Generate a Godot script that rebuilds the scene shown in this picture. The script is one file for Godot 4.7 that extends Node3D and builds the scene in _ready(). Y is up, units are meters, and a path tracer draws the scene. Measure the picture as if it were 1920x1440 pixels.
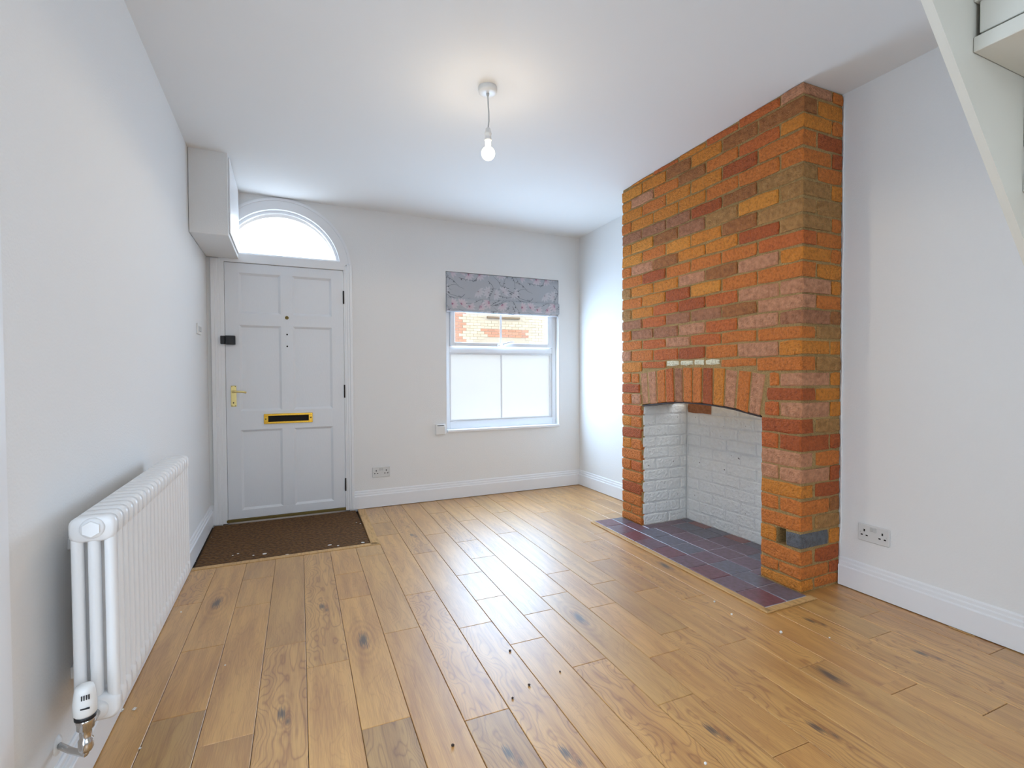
extends Node3D
# A small cottage front room: exposed brick chimney breast, white door with fanlight, window with roman blind, oak boards.
# x runs from the left wall to the right wall, y up, z from the street wall (0) towards the camera.

var rng := RandomNumberGenerator.new()
var M := {}
var used := {}
const XC := 2.9          # front face of the chimney breast
const ZC0 := 1.147       # its far side
const ZC1 := 2.622       # its near side
const XR := 3.21         # right wall
const XA := 3.23         # alcove wall

# ---------------------------------------------------------------- helpers
func st_new(flat := true) -> SurfaceTool:
	var st := SurfaceTool.new()
	st.begin(Mesh.PRIMITIVE_TRIANGLES)
	st.set_smooth_group(-1 if flat else 0)
	return st

func done(st: SurfaceTool) -> ArrayMesh:
	st.generate_normals()
	return st.commit()

# a triangle whose front looks along n
func tri(st: SurfaceTool, a: Vector3, b: Vector3, c: Vector3, n: Vector3) -> void:
	if (b - a).cross(c - a).dot(n) > 0.0:
		st.add_vertex(a); st.add_vertex(c); st.add_vertex(b)
	else:
		st.add_vertex(a); st.add_vertex(b); st.add_vertex(c)

func quad(st: SurfaceTool, a: Vector3, b: Vector3, c: Vector3, d: Vector3, n: Vector3) -> void:
	tri(st, a, b, c, n)
	tri(st, a, c, d, n)

# chamfered box between two corners; jitter moves each corner a little
func add_box(st: SurfaceTool, lo: Vector3, hi: Vector3, bev := 0.0, jit := 0.0) -> void:
	var mid := (lo + hi) / 2
	var P := {}
	for i in 8:
		var s := Vector3(1 if i & 1 else -1, 1 if i & 2 else -1, 1 if i & 4 else -1)
		var c := Vector3(hi.x if i & 1 else lo.x, hi.y if i & 2 else lo.y, hi.z if i & 4 else lo.z)
		if jit > 0.0:
			c += Vector3(rng.randf_range(-jit, jit) * 0.5, rng.randf_range(-jit, jit), rng.randf_range(-jit, jit))
		for ax in 3:
			var p := c
			for o in 3:
				if o != ax:
					p[o] -= s[o] * bev
			P[i * 3 + ax] = p
	for ax in 3:
		var b1 := 1 << ((ax + 1) % 3)
		var b2 := 1 << ((ax + 2) % 3)
		for side in 2:
			var base := (1 << ax) * side
			var n := Vector3.ZERO
			n[ax] = 1 if side else -1
			quad(st, P[base * 3 + ax], P[(base | b1) * 3 + ax], P[(base | b1 | b2) * 3 + ax], P[(base | b2) * 3 + ax], n)
		if bev > 0.0:
			var e1 := (ax + 1) % 3
			var e2 := (ax + 2) % 3
			for k in 4:
				var base2 := (b1 if k & 1 else 0) | (b2 if k & 2 else 0)
				var top := base2 | (1 << ax)
				var n2 := Vector3.ZERO
				n2[e1] = 1 if k & 1 else -1
				n2[e2] = 1 if k & 2 else -1
				quad(st, P[base2 * 3 + e1], P[base2 * 3 + e2], P[top * 3 + e2], P[top * 3 + e1], n2)
	if bev > 0.0:
		for i in 8:
			tri(st, P[i * 3], P[i * 3 + 1], P[i * 3 + 2], (P[i * 3] - mid))

func box_mesh(lo: Vector3, hi: Vector3, bev := 0.0, jit := 0.0) -> ArrayMesh:
	var st := st_new()
	add_box(st, lo, hi, bev, jit)
	return done(st)

# polygon given in two axes, extruded along the third axis from a to b
func add_prism(st: SurfaceTool, poly: PackedVector2Array, ax: int, a: float, b: float) -> void:
	var i1 := (ax + 1) % 3
	var i2 := (ax + 2) % 3
	var f := func(p: Vector2, t: float) -> Vector3:
		var v := Vector3.ZERO
		v[ax] = t; v[i1] = p.x; v[i2] = p.y
		return v
	var nn := Vector3.ZERO
	nn[ax] = 1 if b > a else -1
	var idx := Geometry2D.triangulate_polygon(poly)
	for k in range(0, idx.size(), 3):
		tri(st, f.call(poly[idx[k]], b), f.call(poly[idx[k + 1]], b), f.call(poly[idx[k + 2]], b), nn)
		tri(st, f.call(poly[idx[k]], a), f.call(poly[idx[k + 1]], a), f.call(poly[idx[k + 2]], a), -nn)
	var ccw := not Geometry2D.is_polygon_clockwise(poly)
	for k in poly.size():
		var p := poly[k]
		var q := poly[(k + 1) % poly.size()]
		var d := q - p
		var o := Vector2(d.y, -d.x) if ccw else Vector2(-d.y, d.x)
		quad(st, f.call(p, a), f.call(q, a), f.call(q, b), f.call(p, b), f.call(o, 0.0))

func prism(poly: PackedVector2Array, ax: int, a: float, b: float) -> ArrayMesh:
	var st := st_new()
	add_prism(st, poly, ax, a, b)
	return done(st)

# profile of (radius, height along axis) turned about an axis through o
func add_lathe(st: SurfaceTool, prof: Array, o: Vector3, axis: Vector3, seg := 20) -> void:
	var w := axis.normalized()
	var u := w.cross(Vector3.RIGHT if absf(w.x) < 0.8 else Vector3.UP).normalized()
	var v := w.cross(u)
	for i in prof.size() - 1:
		var p: Vector2 = prof[i]
		var q: Vector2 = prof[i + 1]
		for k in seg:
			var t0 := TAU * k / seg
			var t1 := TAU * (k + 1) / seg
			var d0 := u * cos(t0) + v * sin(t0)
			var d1 := u * cos(t1) + v * sin(t1)
			var nn := (d0 + d1) * (q.y - p.y) * 0.5 - w * (q.x - p.x)
			if nn.length() < 1e-9:
				continue
			var A := o + d0 * p.x + w * p.y
			var B := o + d1 * p.x + w * p.y
			var C := o + d1 * q.x + w * q.y
			var D := o + d0 * q.x + w * q.y
			if p.x < 1e-6:
				tri(st, A, C, D, nn)
			elif q.x < 1e-6:
				tri(st, A, B, C, nn)
			else:
				quad(st, A, B, C, D, nn)

func lathe(prof: Array, o: Vector3, axis := Vector3.UP, seg := 20, flat := false) -> ArrayMesh:
	var st := st_new(flat)
	add_lathe(st, prof, o, axis, seg)
	return done(st)

func add_tube(st: SurfaceTool, path: Array, r: float, seg := 8) -> void:
	var rings := []
	for i in path.size():
		var d: Vector3 = path[mini(i + 1, path.size() - 1)] - path[maxi(i - 1, 0)]
		d = d.normalized()
		var u := d.cross(Vector3(0.3, 0.2, 0.93)).normalized()
		var v := d.cross(u)
		var ring := []
		for k in seg:
			ring.append(path[i] + (u * cos(TAU * k / seg) + v * sin(TAU * k / seg)) * r)
		rings.append(ring)
	for i in path.size() - 1:
		for k in seg:
			var k1 := (k + 1) % seg
			var a: Vector3 = rings[i][k]
			quad(st, a, rings[i][k1], rings[i + 1][k1], rings[i + 1][k], a + rings[i][k1] - path[i] * 2.0)
	for e in [0, path.size() - 1]:
		var nn: Vector3 = (path[0] - path[1]) if e == 0 else (path[e] - path[e - 1])
		for k in range(1, seg - 1):
			tri(st, rings[e][0], rings[e][k], rings[e][k + 1], nn)

func tube(path: Array, r: float, seg := 8) -> ArrayMesh:
	var st := st_new(false)
	add_tube(st, path, r, seg)
	return done(st)

func numbered(n: String) -> String:
	if not used.has(n):
		used[n] = 0
		return n
	used[n] += 1
	return "%s_%03d" % [n, used[n]]

func part(called: String, mesh: Mesh, mat: Material, parent: Node3D, at := Vector3.ZERO) -> MeshInstance3D:
	var o := MeshInstance3D.new()
	o.name = called
	o.mesh = mesh
	o.material_override = mat
	o.position = at
	parent.add_child(o, true)
	return o

func thing(called: String, label: String, category: String, at := Vector3.ZERO, kind := "", group := "") -> Node3D:
	var o := Node3D.new()
	o.name = numbered(called)
	o.position = at
	add_child(o)
	tag(o, label, category, kind, group)
	return o

func tag(o: Node3D, label: String, category: String, kind := "", group := "") -> void:
	o.set_meta("label", label)
	o.set_meta("category", category)
	if kind:
		o.set_meta("kind", kind)
	if group:
		o.set_meta("group", group)

func solo(called: String, mesh: Mesh, mat: Material, label: String, category: String, kind := "", group := "", at := Vector3.ZERO) -> MeshInstance3D:
	var o := part(numbered(called), mesh, mat, self, at)
	tag(o, label, category, kind, group)
	return o

# ---------------------------------------------------------------- materials
func noise_tex(sd: int, freq: float, ramp: Array, oct := 4, kind := FastNoiseLite.TYPE_SIMPLEX_SMOOTH, size := 512) -> NoiseTexture2D:
	var n := FastNoiseLite.new()
	n.seed = sd
	n.noise_type = kind
	n.frequency = freq
	n.fractal_octaves = oct
	var t := NoiseTexture2D.new()
	t.width = size
	t.height = size
	t.seamless = true
	t.noise = n
	if ramp.size():
		var g := Gradient.new()
		g.offsets = PackedFloat32Array(ramp.map(func(r): return r[0]))
		g.colors = PackedColorArray(ramp.map(func(r): return r[1]))
		t.color_ramp = g
	return t

func mat(called: String, c: Color, rough := 0.6, extra := {}) -> StandardMaterial3D:
	var m := StandardMaterial3D.new()
	m.resource_name = called
	m.albedo_color = c
	m.roughness = rough
	for k in extra:
		m.set(k, extra[k])
	M[called] = m
	return m

func rgb8(r: int, g: int, b: int) -> Color:
	return Color8(r, g, b)

func materials() -> void:
	var grey := func(v: float) -> Color: return Color(v, v, v)
	var roller := noise_tex(3, 0.09, [], 3)
	var coarse := noise_tex(11, 0.035, [], 5)
	mat("wall_paint", rgb8(233, 233, 232), 0.8, {"uv1_triplanar": true, "uv1_world_triplanar": true, "uv1_scale": Vector3(2.2, 2.2, 2.2), "heightmap_enabled": true, "heightmap_texture": roller, "heightmap_scale": 0.06})
	mat("ceiling_paint", rgb8(236, 236, 235), 0.85)
	mat("gloss_paint", rgb8(236, 237, 239), 0.34)
	mat("door_paint", rgb8(228, 231, 235), 0.38, {"uv1_triplanar": true, "uv1_scale": Vector3(3, 0.6, 3), "heightmap_enabled": true, "heightmap_texture": roller, "heightmap_scale": 0.03})
	mat("upvc", rgb8(235, 238, 242), 0.3)
	mat("stair_paint", rgb8(214, 210, 198), 0.45)
	mat("radiator_enamel", rgb8(236, 236, 236), 0.28)
	mat("plastic_white", rgb8(232, 232, 230), 0.35)
	mat("socket_plate", rgb8(216, 216, 214), 0.35)
	mat("plastic_grey", rgb8(196, 196, 194), 0.4)
	mat("black_plastic", rgb8(22, 22, 26), 0.45)
	mat("dark_void", rgb8(20, 17, 15), 0.9)
	mat("chrome", rgb8(200, 198, 196), 0.12, {"metallic": 1.0})
	mat("brass", rgb8(214, 170, 66), 0.25, {"metallic": 1.0})
	mat("pale_brass", rgb8(226, 206, 140), 0.3, {"metallic": 0.9})
	mat("old_brass", rgb8(128, 112, 66), 0.45, {"metallic": 0.8})
	mat("hinge_metal", rgb8(48, 42, 40), 0.5, {"metallic": 0.5})
	mat("iron", rgb8(58, 46, 42), 0.7, {"metallic": 0.4})
	mat("glass", Color(0.95, 0.98, 1.0, 0.06), 0.02, {"transparency": BaseMaterial3D.TRANSPARENCY_ALPHA})
	mat("frosted_glass", rgb8(236, 242, 243), 0.7, {"backlight_enabled": true, "backlight": Color(1, 1, 1)})
	mat("bulb_glass", rgb8(255, 248, 230), 0.4, {"emission_enabled": true, "emission": rgb8(255, 240, 205), "emission_energy_multiplier": 10.0})
	# brick tones: name -> base colour
	var speck := noise_tex(21, 0.016, [[0.0, Color(0.72, 0.68, 0.62)], [0.22, Color(0.88, 0.86, 0.82)], [0.45, Color(0.96, 0.95, 0.93)], [0.7, Color(1, 1, 1)], [0.88, Color(1.0, 0.98, 0.94)], [1.0, Color(0.86, 0.84, 0.86)]], 8, FastNoiseLite.TYPE_SIMPLEX_SMOOTH, 1024)
	var bloom := noise_tex(33, 0.011, [[0.0, Color(0.76, 0.72, 0.68)], [0.3, Color(0.88, 0.86, 0.84)], [0.6, Color(0.96, 0.95, 0.95)], [0.75, Color(1, 1, 1)], [1.0, Color(0.94, 0.92, 0.93)]], 8, FastNoiseLite.TYPE_SIMPLEX_SMOOTH, 1024)
	var grit := noise_tex(45, 0.03, [], 8, FastNoiseLite.TYPE_SIMPLEX_SMOOTH, 1024)
	var tones := {
		"orange": rgb8(210, 122, 52), "ochre": rgb8(214, 134, 48), "amber": rgb8(222, 146, 56), "red": rgb8(202, 108, 50), "rust": rgb8(178, 90, 42),
		"brown": rgb8(174, 112, 60), "purple": rgb8(180, 122, 86), "pink": rgb8(208, 148, 110), "grey": rgb8(184, 136, 78), "slate": rgb8(104, 106, 112), "cream": rgb8(238, 232, 206)}
	for k in tones:
		mat("brick_" + k, tones[k], 0.88, {"albedo_texture": bloom if k in ["purple", "pink", "grey", "brown"] else speck, "uv1_triplanar": true, "uv1_world_triplanar": true, "uv1_scale": Vector3(2.3, 2.3, 2.3),
			"heightmap_enabled": true, "heightmap_texture": grit, "heightmap_scale": 0.9})
	mat("mortar", rgb8(208, 172, 114), 0.95, {"albedo_texture": speck, "uv1_triplanar": true, "uv1_world_triplanar": true, "uv1_scale": Vector3(5, 5, 5), "heightmap_enabled": true, "heightmap_texture": grit, "heightmap_scale": 1.0})
	var chipped := noise_tex(57, 0.02, [[0.0, Color(0.3, 0.25, 0.22)], [0.1, Color(0.55, 0.5, 0.47)], [0.13, Color(1, 1, 1)], [1.0, Color(0.97, 0.97, 0.96)]], 5)
	mat("painted_brick", rgb8(232, 232, 230), 0.7, {"albedo_texture": chipped, "uv1_triplanar": true, "uv1_world_triplanar": true, "uv1_scale": Vector3(1.7, 1.7, 1.7), "heightmap_enabled": true, "heightmap_texture": coarse, "heightmap_scale": 0.7})
	mat("painted_mortar", rgb8(222, 222, 220), 0.8, {"uv1_triplanar": true, "uv1_world_triplanar": true, "uv1_scale": Vector3(4, 4, 4), "heightmap_enabled": true, "heightmap_texture": coarse, "heightmap_scale": 0.5})
	# quarry tiles
	for t in [["plum", rgb8(120, 76, 88)], ["slate_blue", rgb8(106, 102, 116)], ["russet", rgb8(142, 86, 82)], ["dusk", rgb8(114, 88, 102)]]:
		mat("tile_" + t[0], t[1], 0.36, {"metallic_specular": 0.7, "albedo_texture": bloom, "uv1_triplanar": true, "uv1_world_triplanar": true, "uv1_scale": Vector3(2.3, 2.3, 2.3), "heightmap_enabled": true, "heightmap_texture": coarse, "heightmap_scale": 0.05})
	mat("grout", rgb8(196, 192, 196), 0.85)
	# oak
	var oak := oak_texture()
	mat("oak_floor", Color(1, 1, 1), 0.46, {"metallic_specular": 0.7, "clearcoat_enabled": true, "clearcoat": 1.0, "clearcoat_roughness": 0.42, "albedo_texture": oak, "vertex_color_use_as_albedo": true})
	mat("oak_trim", rgb8(206, 164, 108), 0.45, {"albedo_texture": speck, "uv1_triplanar": true, "uv1_scale": Vector3(3, 3, 0.4)})
	mat("subfloor", rgb8(52, 38, 26), 0.9)
	var coir := noise_tex(71, 0.03, [[0.0, Color(0.5, 0.47, 0.42)], [0.4, Color(0.74, 0.72, 0.68)], [0.6, Color(0.84, 0.83, 0.8)], [1.0, Color(1, 1, 1)]], 9, FastNoiseLite.TYPE_SIMPLEX_SMOOTH, 1024)
	mat("coir", rgb8(122, 84, 40), 0.98, {"albedo_texture": coir, "uv1_triplanar": true, "uv1_world_triplanar": true, "uv1_scale": Vector3(1.1, 1.1, 1.1), "heightmap_enabled": true, "heightmap_texture": coir, "heightmap_scale": 1.5})
	mat("blind_fabric", Color(1, 1, 1), 0.9, {"albedo_texture": blind_texture(), "backlight_enabled": true, "backlight": Color(0.35, 0.35, 0.35)})
	mat("blind_lining", rgb8(206, 206, 210), 0.9, {"backlight_enabled": true, "backlight": Color(0.5, 0.5, 0.5)})
	mat("plaster", rgb8(226, 222, 214), 0.9)
	mat("dark_crumb", rgb8(66, 50, 40), 0.9)
	mat("street", rgb8(120, 120, 122), 0.95)
	mat("house_brick", Color(1, 1, 1), 0.9, {"vertex_color_use_as_albedo": true})
	mat("house_sill", rgb8(120, 100, 70), 0.8)

func oak_texture() -> ImageTexture:
	var W := 1024
	var H := 2048
	var strips := 8
	var sw := W / strips
	var n1 := FastNoiseLite.new(); n1.seed = 5; n1.frequency = 1.0; n1.fractal_octaves = 3
	var n2 := FastNoiseLite.new(); n2.seed = 9; n2.frequency = 1.0; n2.fractal_octaves = 2
	var data := PackedByteArray()
	data.resize(W * H * 3)
	var r := RandomNumberGenerator.new()
	r.seed = 77
	var info := []
	for s in strips:
		var knots := []
		for k in 1:
			knots.append([r.randf_range(0.15, 0.85), r.randf(), r.randf_range(0.04, 0.1), r.randf_range(0.3, 0.65)])
		if s == 7:
			knots = [[0.45, 0.5, 0.13, 0.85]]
		elif s == 6:
			knots = [[0.5, 0.5, 0.075, 0.85], [0.62, 0.52, 0.04, 0.6]]
		else:
			knots = []
		info.append({"uc": r.randf_range(0.1, 0.9), "lines": r.randf_range(2.0, 6.0), "amp": r.randf_range(0.05, 0.1) if s % 3 else 0.22, "knots": knots})
	var light := Vector3(212, 160, 86)
	var dark := Vector3(148, 94, 38)
	for y in H:
		var v := float(y) / H
		for s in strips:
			var d: Dictionary = info[s]
			var wob := n2.get_noise_2d(v * 9.0, s * 31.7) * 0.35
			var near_knots: Array = d.knots.filter(func(q): return absf(q[1] - v) < 0.09)
			for i in sw:
				var u := (i + 0.5) / sw
				var fine := n1.get_noise_2d(u * 46.0 + s * 50.0, v * 18.0)
				var broad := n2.get_noise_2d(u * 2.4 + s * 17.0, v * 4.0)
				var ring: float = (u - d.uc + wob) * (u - d.uc + wob) * 9.0 + broad * 1.1 + v * 3.0
				var line: float = absf(sin(ring * d.lines))
				line = 1.0 - line
				line = line * line * line
				var t: float = 0.2 + fine * 0.3 + line * d.amp * 2.6 + broad * 0.34
				var kn := 0.0
				for q in near_knots:
					var dx: float = (u - q[0]) * 0.156
					var dy: float = (v - q[1]) * 2.4 * 0.34
					var rr: float = sqrt(dx * dx + dy * dy) / (q[2] * 0.156)
					kn = maxf(kn, clampf((1.1 - rr + fine * 0.8) * 1.5, 0.0, 1.0) * q[3])
					t += clampf(1.0 - rr * 0.22, 0.0, 1.0) * 0.35 * (0.5 + 0.5 * sin(rr * 7.0))
				t = clampf(t, 0.0, 1.0)
				var c := light.lerp(dark, t)
				c = c.lerp(Vector3(58, 44, 36), kn)
				var at := (y * W + s * sw + i) * 3
				data[at] = int(c.x); data[at + 1] = int(c.y); data[at + 2] = int(c.z)
	return ImageTexture.create_from_image(Image.create_from_data(W, H, false, Image.FORMAT_RGB8, data))

func blind_texture() -> ImageTexture:
	# magnolia sprays on grey cloth; one repeat is 0.69 m wide and 0.52 m high
	var W := 1024
	var H := 768
	var im := Image.create(W, H, false, Image.FORMAT_RGB8)
	im.fill(rgb8(180, 183, 189))
	var r := RandomNumberGenerator.new()
	r.seed = 4
	var dot := func(x: float, y: float, rad: float, c: Color, a: float) -> void:
		for yy in range(int(y - rad), int(y + rad) + 1):
			for xx in range(int(x - rad), int(x + rad) + 1):
				var dd := Vector2(xx - x, yy - y).length() / rad
				if dd < 1.0:
					var px := posmod(xx, W)
					var py := posmod(yy, H)
					im.set_pixel(px, py, im.get_pixel(px, py).lerp(c, a * (1.0 if dd < 0.75 else (1.0 - dd) * 4.0)))
	for k in 26:
		var p := Vector2(r.randf() * W, r.randf() * H)
		var ang := r.randf_range(-0.9, 0.9) + (PI if r.randf() < 0.4 else 0.0)
		for i in 90:
			ang += r.randf_range(-0.16, 0.16)
			p += Vector2(cos(ang), sin(ang)) * 3.4
			dot.call(p.x, p.y, 3.6 - i * 0.02, rgb8(96, 96, 104), 0.8)
			if r.randf() < 0.05:
				for j in 9:
					var la := ang + 0.9 + j * 0.02
					dot.call(p.x + cos(la) * j * 3.0, p.y + sin(la) * j * 3.0, 4.6 - absf(j - 4.0) * 0.8, rgb8(78, 80, 88), 0.8)
	for k in 16:
		var c := Vector2(fmod(k * 389.0 + r.randf() * 90.0, W), fmod(k * 251.0 + r.randf() * 70.0, H))
		var face := r.randf() * TAU
		for pt in 6:
			var pa := face + (pt - 2.5) * 0.55
			for j in 16:
				var f := j / 15.0
				var q := c + Vector2(cos(pa), sin(pa)) * 104.0 * f
				var pink := (rgb8(206, 180, 190) if k % 3 == 0 else rgb8(196, 190, 196)).lerp(rgb8(222, 221, 225), f)
				dot.call(q.x, q.y, 3.0 + 18.0 * sin(PI * minf(f + 0.12, 1.0)), pink, 0.3)
		if k % 3 == 0:
			for j in 10:
				dot.call(c.x + r.randf_range(-13, 13), c.y + r.randf_range(-13, 13), 6.0, rgb8(140, 74, 104), 0.45)
		else:
			dot.call(c.x, c.y, 8.0, rgb8(108, 92, 102), 0.6)
	return ImageTexture.create_from_image(im)

# ---------------------------------------------------------------- camera and light
func camera_and_light() -> void:
	var cam := Camera3D.new()
	cam.name = "camera"
	var b := Basis(Vector3(0.91170036, -0.00502356, 0.41082504), Vector3(0.01308297, 0.99977313, -0.01680845), Vector3(-0.41064739, 0.02069908, 0.91155925))
	cam.transform = Transform3D(b, Vector3(0.5442, 1.1254, 4.3015))
	cam.fov = rad_to_deg(2.0 * atan(720.0 / 931.3))
	cam.near = 0.05
	cam.far = 200.0
	add_child(cam)
	cam.current = true
	var env := Environment.new()
	env.background_mode = Environment.BG_SKY
	var sky := Sky.new()
	var sm := ProceduralSkyMaterial.new()
	sm.sky_top_color = Color(0.87, 0.9, 0.93)
	sm.sky_horizon_color = Color(0.93, 0.95, 0.97)
	sm.ground_bottom_color = Color(0.45, 0.45, 0.46)
	sm.ground_horizon_color = Color(0.7, 0.7, 0.7)
	sm.sun_angle_max = 1.0
	sm.energy_multiplier = 5.5
	sky.sky_material = sm
	env.sky = sky
	env.tonemap_mode = Environment.TONE_MAPPER_LINEAR
	env.tonemap_exposure = 0.86
	env.sdfgi_enabled = true
	env.ssao_enabled = true
	env.ssil_enabled = true
	var we := WorldEnvironment.new()
	we.name = "world"
	we.environment = env
	add_child(we)
	# daylight through the street window, the fanlight and the glazed side door and the rear window behind the viewer
	area("daylight_street_window", Vector3(2.41, 1.18, -0.055), PI, Vector2(1.0, 0.95), Color(0.74, 0.87, 1.0), 4.9)
	area("daylight_fanlight", Vector3(0.56, 2.2, -0.06), PI, Vector2(0.62, 0.28), Color(0.82, 0.91, 1.0), 0.28)
	area("daylight_garden_door", Vector3(0.006, 1.12, 3.53), -PI / 2, Vector2(0.84, 1.8), Color(0.76, 0.88, 1.0), 1.6)
	area("daylight_rear_window", Vector3(1.5, 1.45, 5.36), 0.0, Vector2(1.9, 1.4), Color(0.76, 0.88, 1.0), 1.6)

func area(called: String, at: Vector3, turn: float, size: Vector2, c: Color, e: float) -> void:
	var l := AreaLight3D.new()
	l.name = called
	l.area_size = size
	l.position = at
	l.rotation.y = turn
	l.light_color = c
	l.light_energy = e
	l.area_range = 12.0
	l.area_attenuation = 2.0
	l.area_normalize_energy = true
	l.shadow_enabled = true
	add_child(l)

# ---------------------------------------------------------------- the room
func ceil_h(x: float, z: float) -> float:
	var t := clampf(z / 2.6, 0.0, 1.0)
	var s := clampf(x / 3.2, 0.0, 1.0)
	return lerpf(lerpf(2.51, 2.545, t), lerpf(2.482, 2.575, t), s)

func arc(c: Vector2, r: float, a0: float, a1: float, n: int) -> PackedVector2Array:
	var out := PackedVector2Array()
	for i in n + 1:
		var a := lerpf(a0, a1, float(i) / n)
		out.append(c + Vector2(cos(a), sin(a)) * r)
	return out

func room() -> void:
	var top := 2.72
	var wl := st_new()
	add_box(wl, Vector3(-0.2, -0.1, -0.25), Vector3(0, top, 3.03))
	add_box(wl, Vector3(-0.2, -0.1, 4.03), Vector3(0, top, 5.6))
	add_box(wl, Vector3(-0.2, 2.1, 3.03), Vector3(0, top, 4.03))
	solo("wall_left", done(wl), M.wall_paint, "white painted left wall behind the column radiator", "wall", "structure")
	# street wall: a polygon with the door and fanlight opening as a notch, then pieces round the window
	var st := st_new()
	var poly := PackedVector2Array([Vector2(-0.2, -0.1), Vector2(0.075, -0.1), Vector2(0.075, 1.985)])
	var a := arc(Vector2(0.515, 1.985), 0.44, PI, 0.0, 28)
	poly.append_array(a)
	poly.append_array(PackedVector2Array([Vector2(1.005, 1.985), Vector2(1.005, -0.1), Vector2(1.838, -0.1), Vector2(1.838, top), Vector2(-0.2, top)]))
	add_prism(st, poly, 2, -0.25, 0.0)
	add_box(st, Vector3(1.838, -0.1, -0.25), Vector3(2.99, 0.6, 0))
	add_box(st, Vector3(1.838, 2.045, -0.25), Vector3(2.99, top, 0))
	add_box(st, Vector3(2.99, -0.1, -0.25), Vector3(3.5, top, 0))
	solo("wall_back", done(st), M.wall_paint, "white street wall with the front door and the window", "wall", "structure")
	solo("wall_alcove", box_mesh(Vector3(XA, -0.1, 0), Vector3(3.55, top, ZC0 + 0.1)), M.wall_paint, "white alcove wall between the window corner and the brick chimney", "wall", "structure")
	solo("wall_right", box_mesh(Vector3(XR, -0.1, ZC1 - 0.09), Vector3(3.55, top, 5.6)), M.wall_paint, "white right wall with a double socket beside the brick chimney", "wall", "structure")
	var wr := st_new()
	add_box(wr, Vector3(-0.2, -0.1, 5.4), Vector3(0.5, top, 5.6))
	add_box(wr, Vector3(2.5, -0.1, 5.4), Vector3(3.55, top, 5.6))
	add_box(wr, Vector3(0.5, -0.1, 5.4), Vector3(2.5, 0.7, 5.6))
	add_box(wr, Vector3(0.5, 2.2, 5.4), Vector3(2.5, top, 5.6))
	solo("wall_rear", done(wr), M.wall_paint, "white rear wall behind the viewer and the stairs", "wall", "structure")
	# ceiling: sags a little towards the street
	st = st_new(false)
	var xs := [-0.2, 0.0, 0.8, 1.6, 2.4, 3.2, 3.55]
	var zs := [-0.25, 0.0, 0.65, 1.3, 1.95, 2.6, 4.0, 5.6]
	for i in xs.size() - 1:
		for j in zs.size() - 1:
			var q := []
			for k in [[0, 0], [1, 0], [1, 1], [0, 1]]:
				var x: float = xs[i + k[0]]
				var z: float = zs[j + k[1]]
				q.append(Vector3(x, ceil_h(x, z), z))
			quad(st, q[0], q[1], q[2], q[3], Vector3.DOWN)
	var stt := st_new()
	add_box(stt, Vector3(-0.2, 2.72, -0.25), Vector3(3.55, 2.85, 5.6))
	var c := thing("ceiling", "white plaster ceiling with the bare bulb pendant", "ceiling", Vector3.ZERO, "structure")
	part("plaster_surface", done(st), M.ceiling_paint, c)
	part("ceiling_slab", done(stt), M.ceiling_paint, c)

func board_profile() -> PackedVector2Array:
	# (depth from wall, height)
	return PackedVector2Array([Vector2(0, 0.004), Vector2(0.02, 0.004), Vector2(0.02, 0.104), Vector2(0.018, 0.108), Vector2(0.0135, 0.11), Vector2(0.0135, 0.124), Vector2(0.0115, 0.128), Vector2(0.0075, 0.13), Vector2(0.0075, 0.143), Vector2(0.004, 0.149), Vector2(0, 0.15)])

func skirting(called: String, along: int, at: float, dir: float, a: float, b: float, label: String) -> void:
	var poly := PackedVector2Array()
	for p in board_profile():
		poly.append(Vector2(at + dir * p.x, p.y) if along == 2 else Vector2(p.y, at + dir * p.x))
	solo(called, prism(poly, along, a, b), M.gloss_paint, label, "skirting board", "structure")

func skirtings() -> void:
	skirting("baseboard_left", 2, 0.0, 1.0, 0.0, 2.93, "white skirting board along the left wall under the radiator")
	skirting("baseboard_back", 0, 0.0, 1.0, 1.034, XA, "white skirting board under the window, from door frame to alcove")
	skirting("baseboard_alcove", 2, XA, -1.0, 0.0, ZC0, "short white skirting board in the alcove beside the chimney")
	skirting("baseboard_right", 2, XR, -1.0, ZC1 + 0.004, 5.4, "white skirting board along the right wall below the double socket")
	var bead := []
	for i in 27:
		bead.append(Vector3(XR - 0.003 + rng.randf_range(-0.0015, 0.0015), 0.15 + i * 2.41 / 26.0, ZC1 + 0.006 + rng.randf_range(-0.003, 0.003)))
	solo("trim_4", tube(bead, 0.0045, 6), M.wall_paint, "ragged white plaster bead where the right wall meets the brick chimney", "plaster bead", "structure")
	solo("trim_1", box_mesh(Vector3(0, 0, 2.943), Vector3(0.014, 2.1, 3.03), 0.003), M.gloss_paint, "white flat door casing at the near end of the left wall", "door casing", "structure")
	skirting("baseboard_entry", 0, 0.0, 1.0, 0.0, 0.03, "tiny white skirting return in the corner left of the front door")

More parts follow.
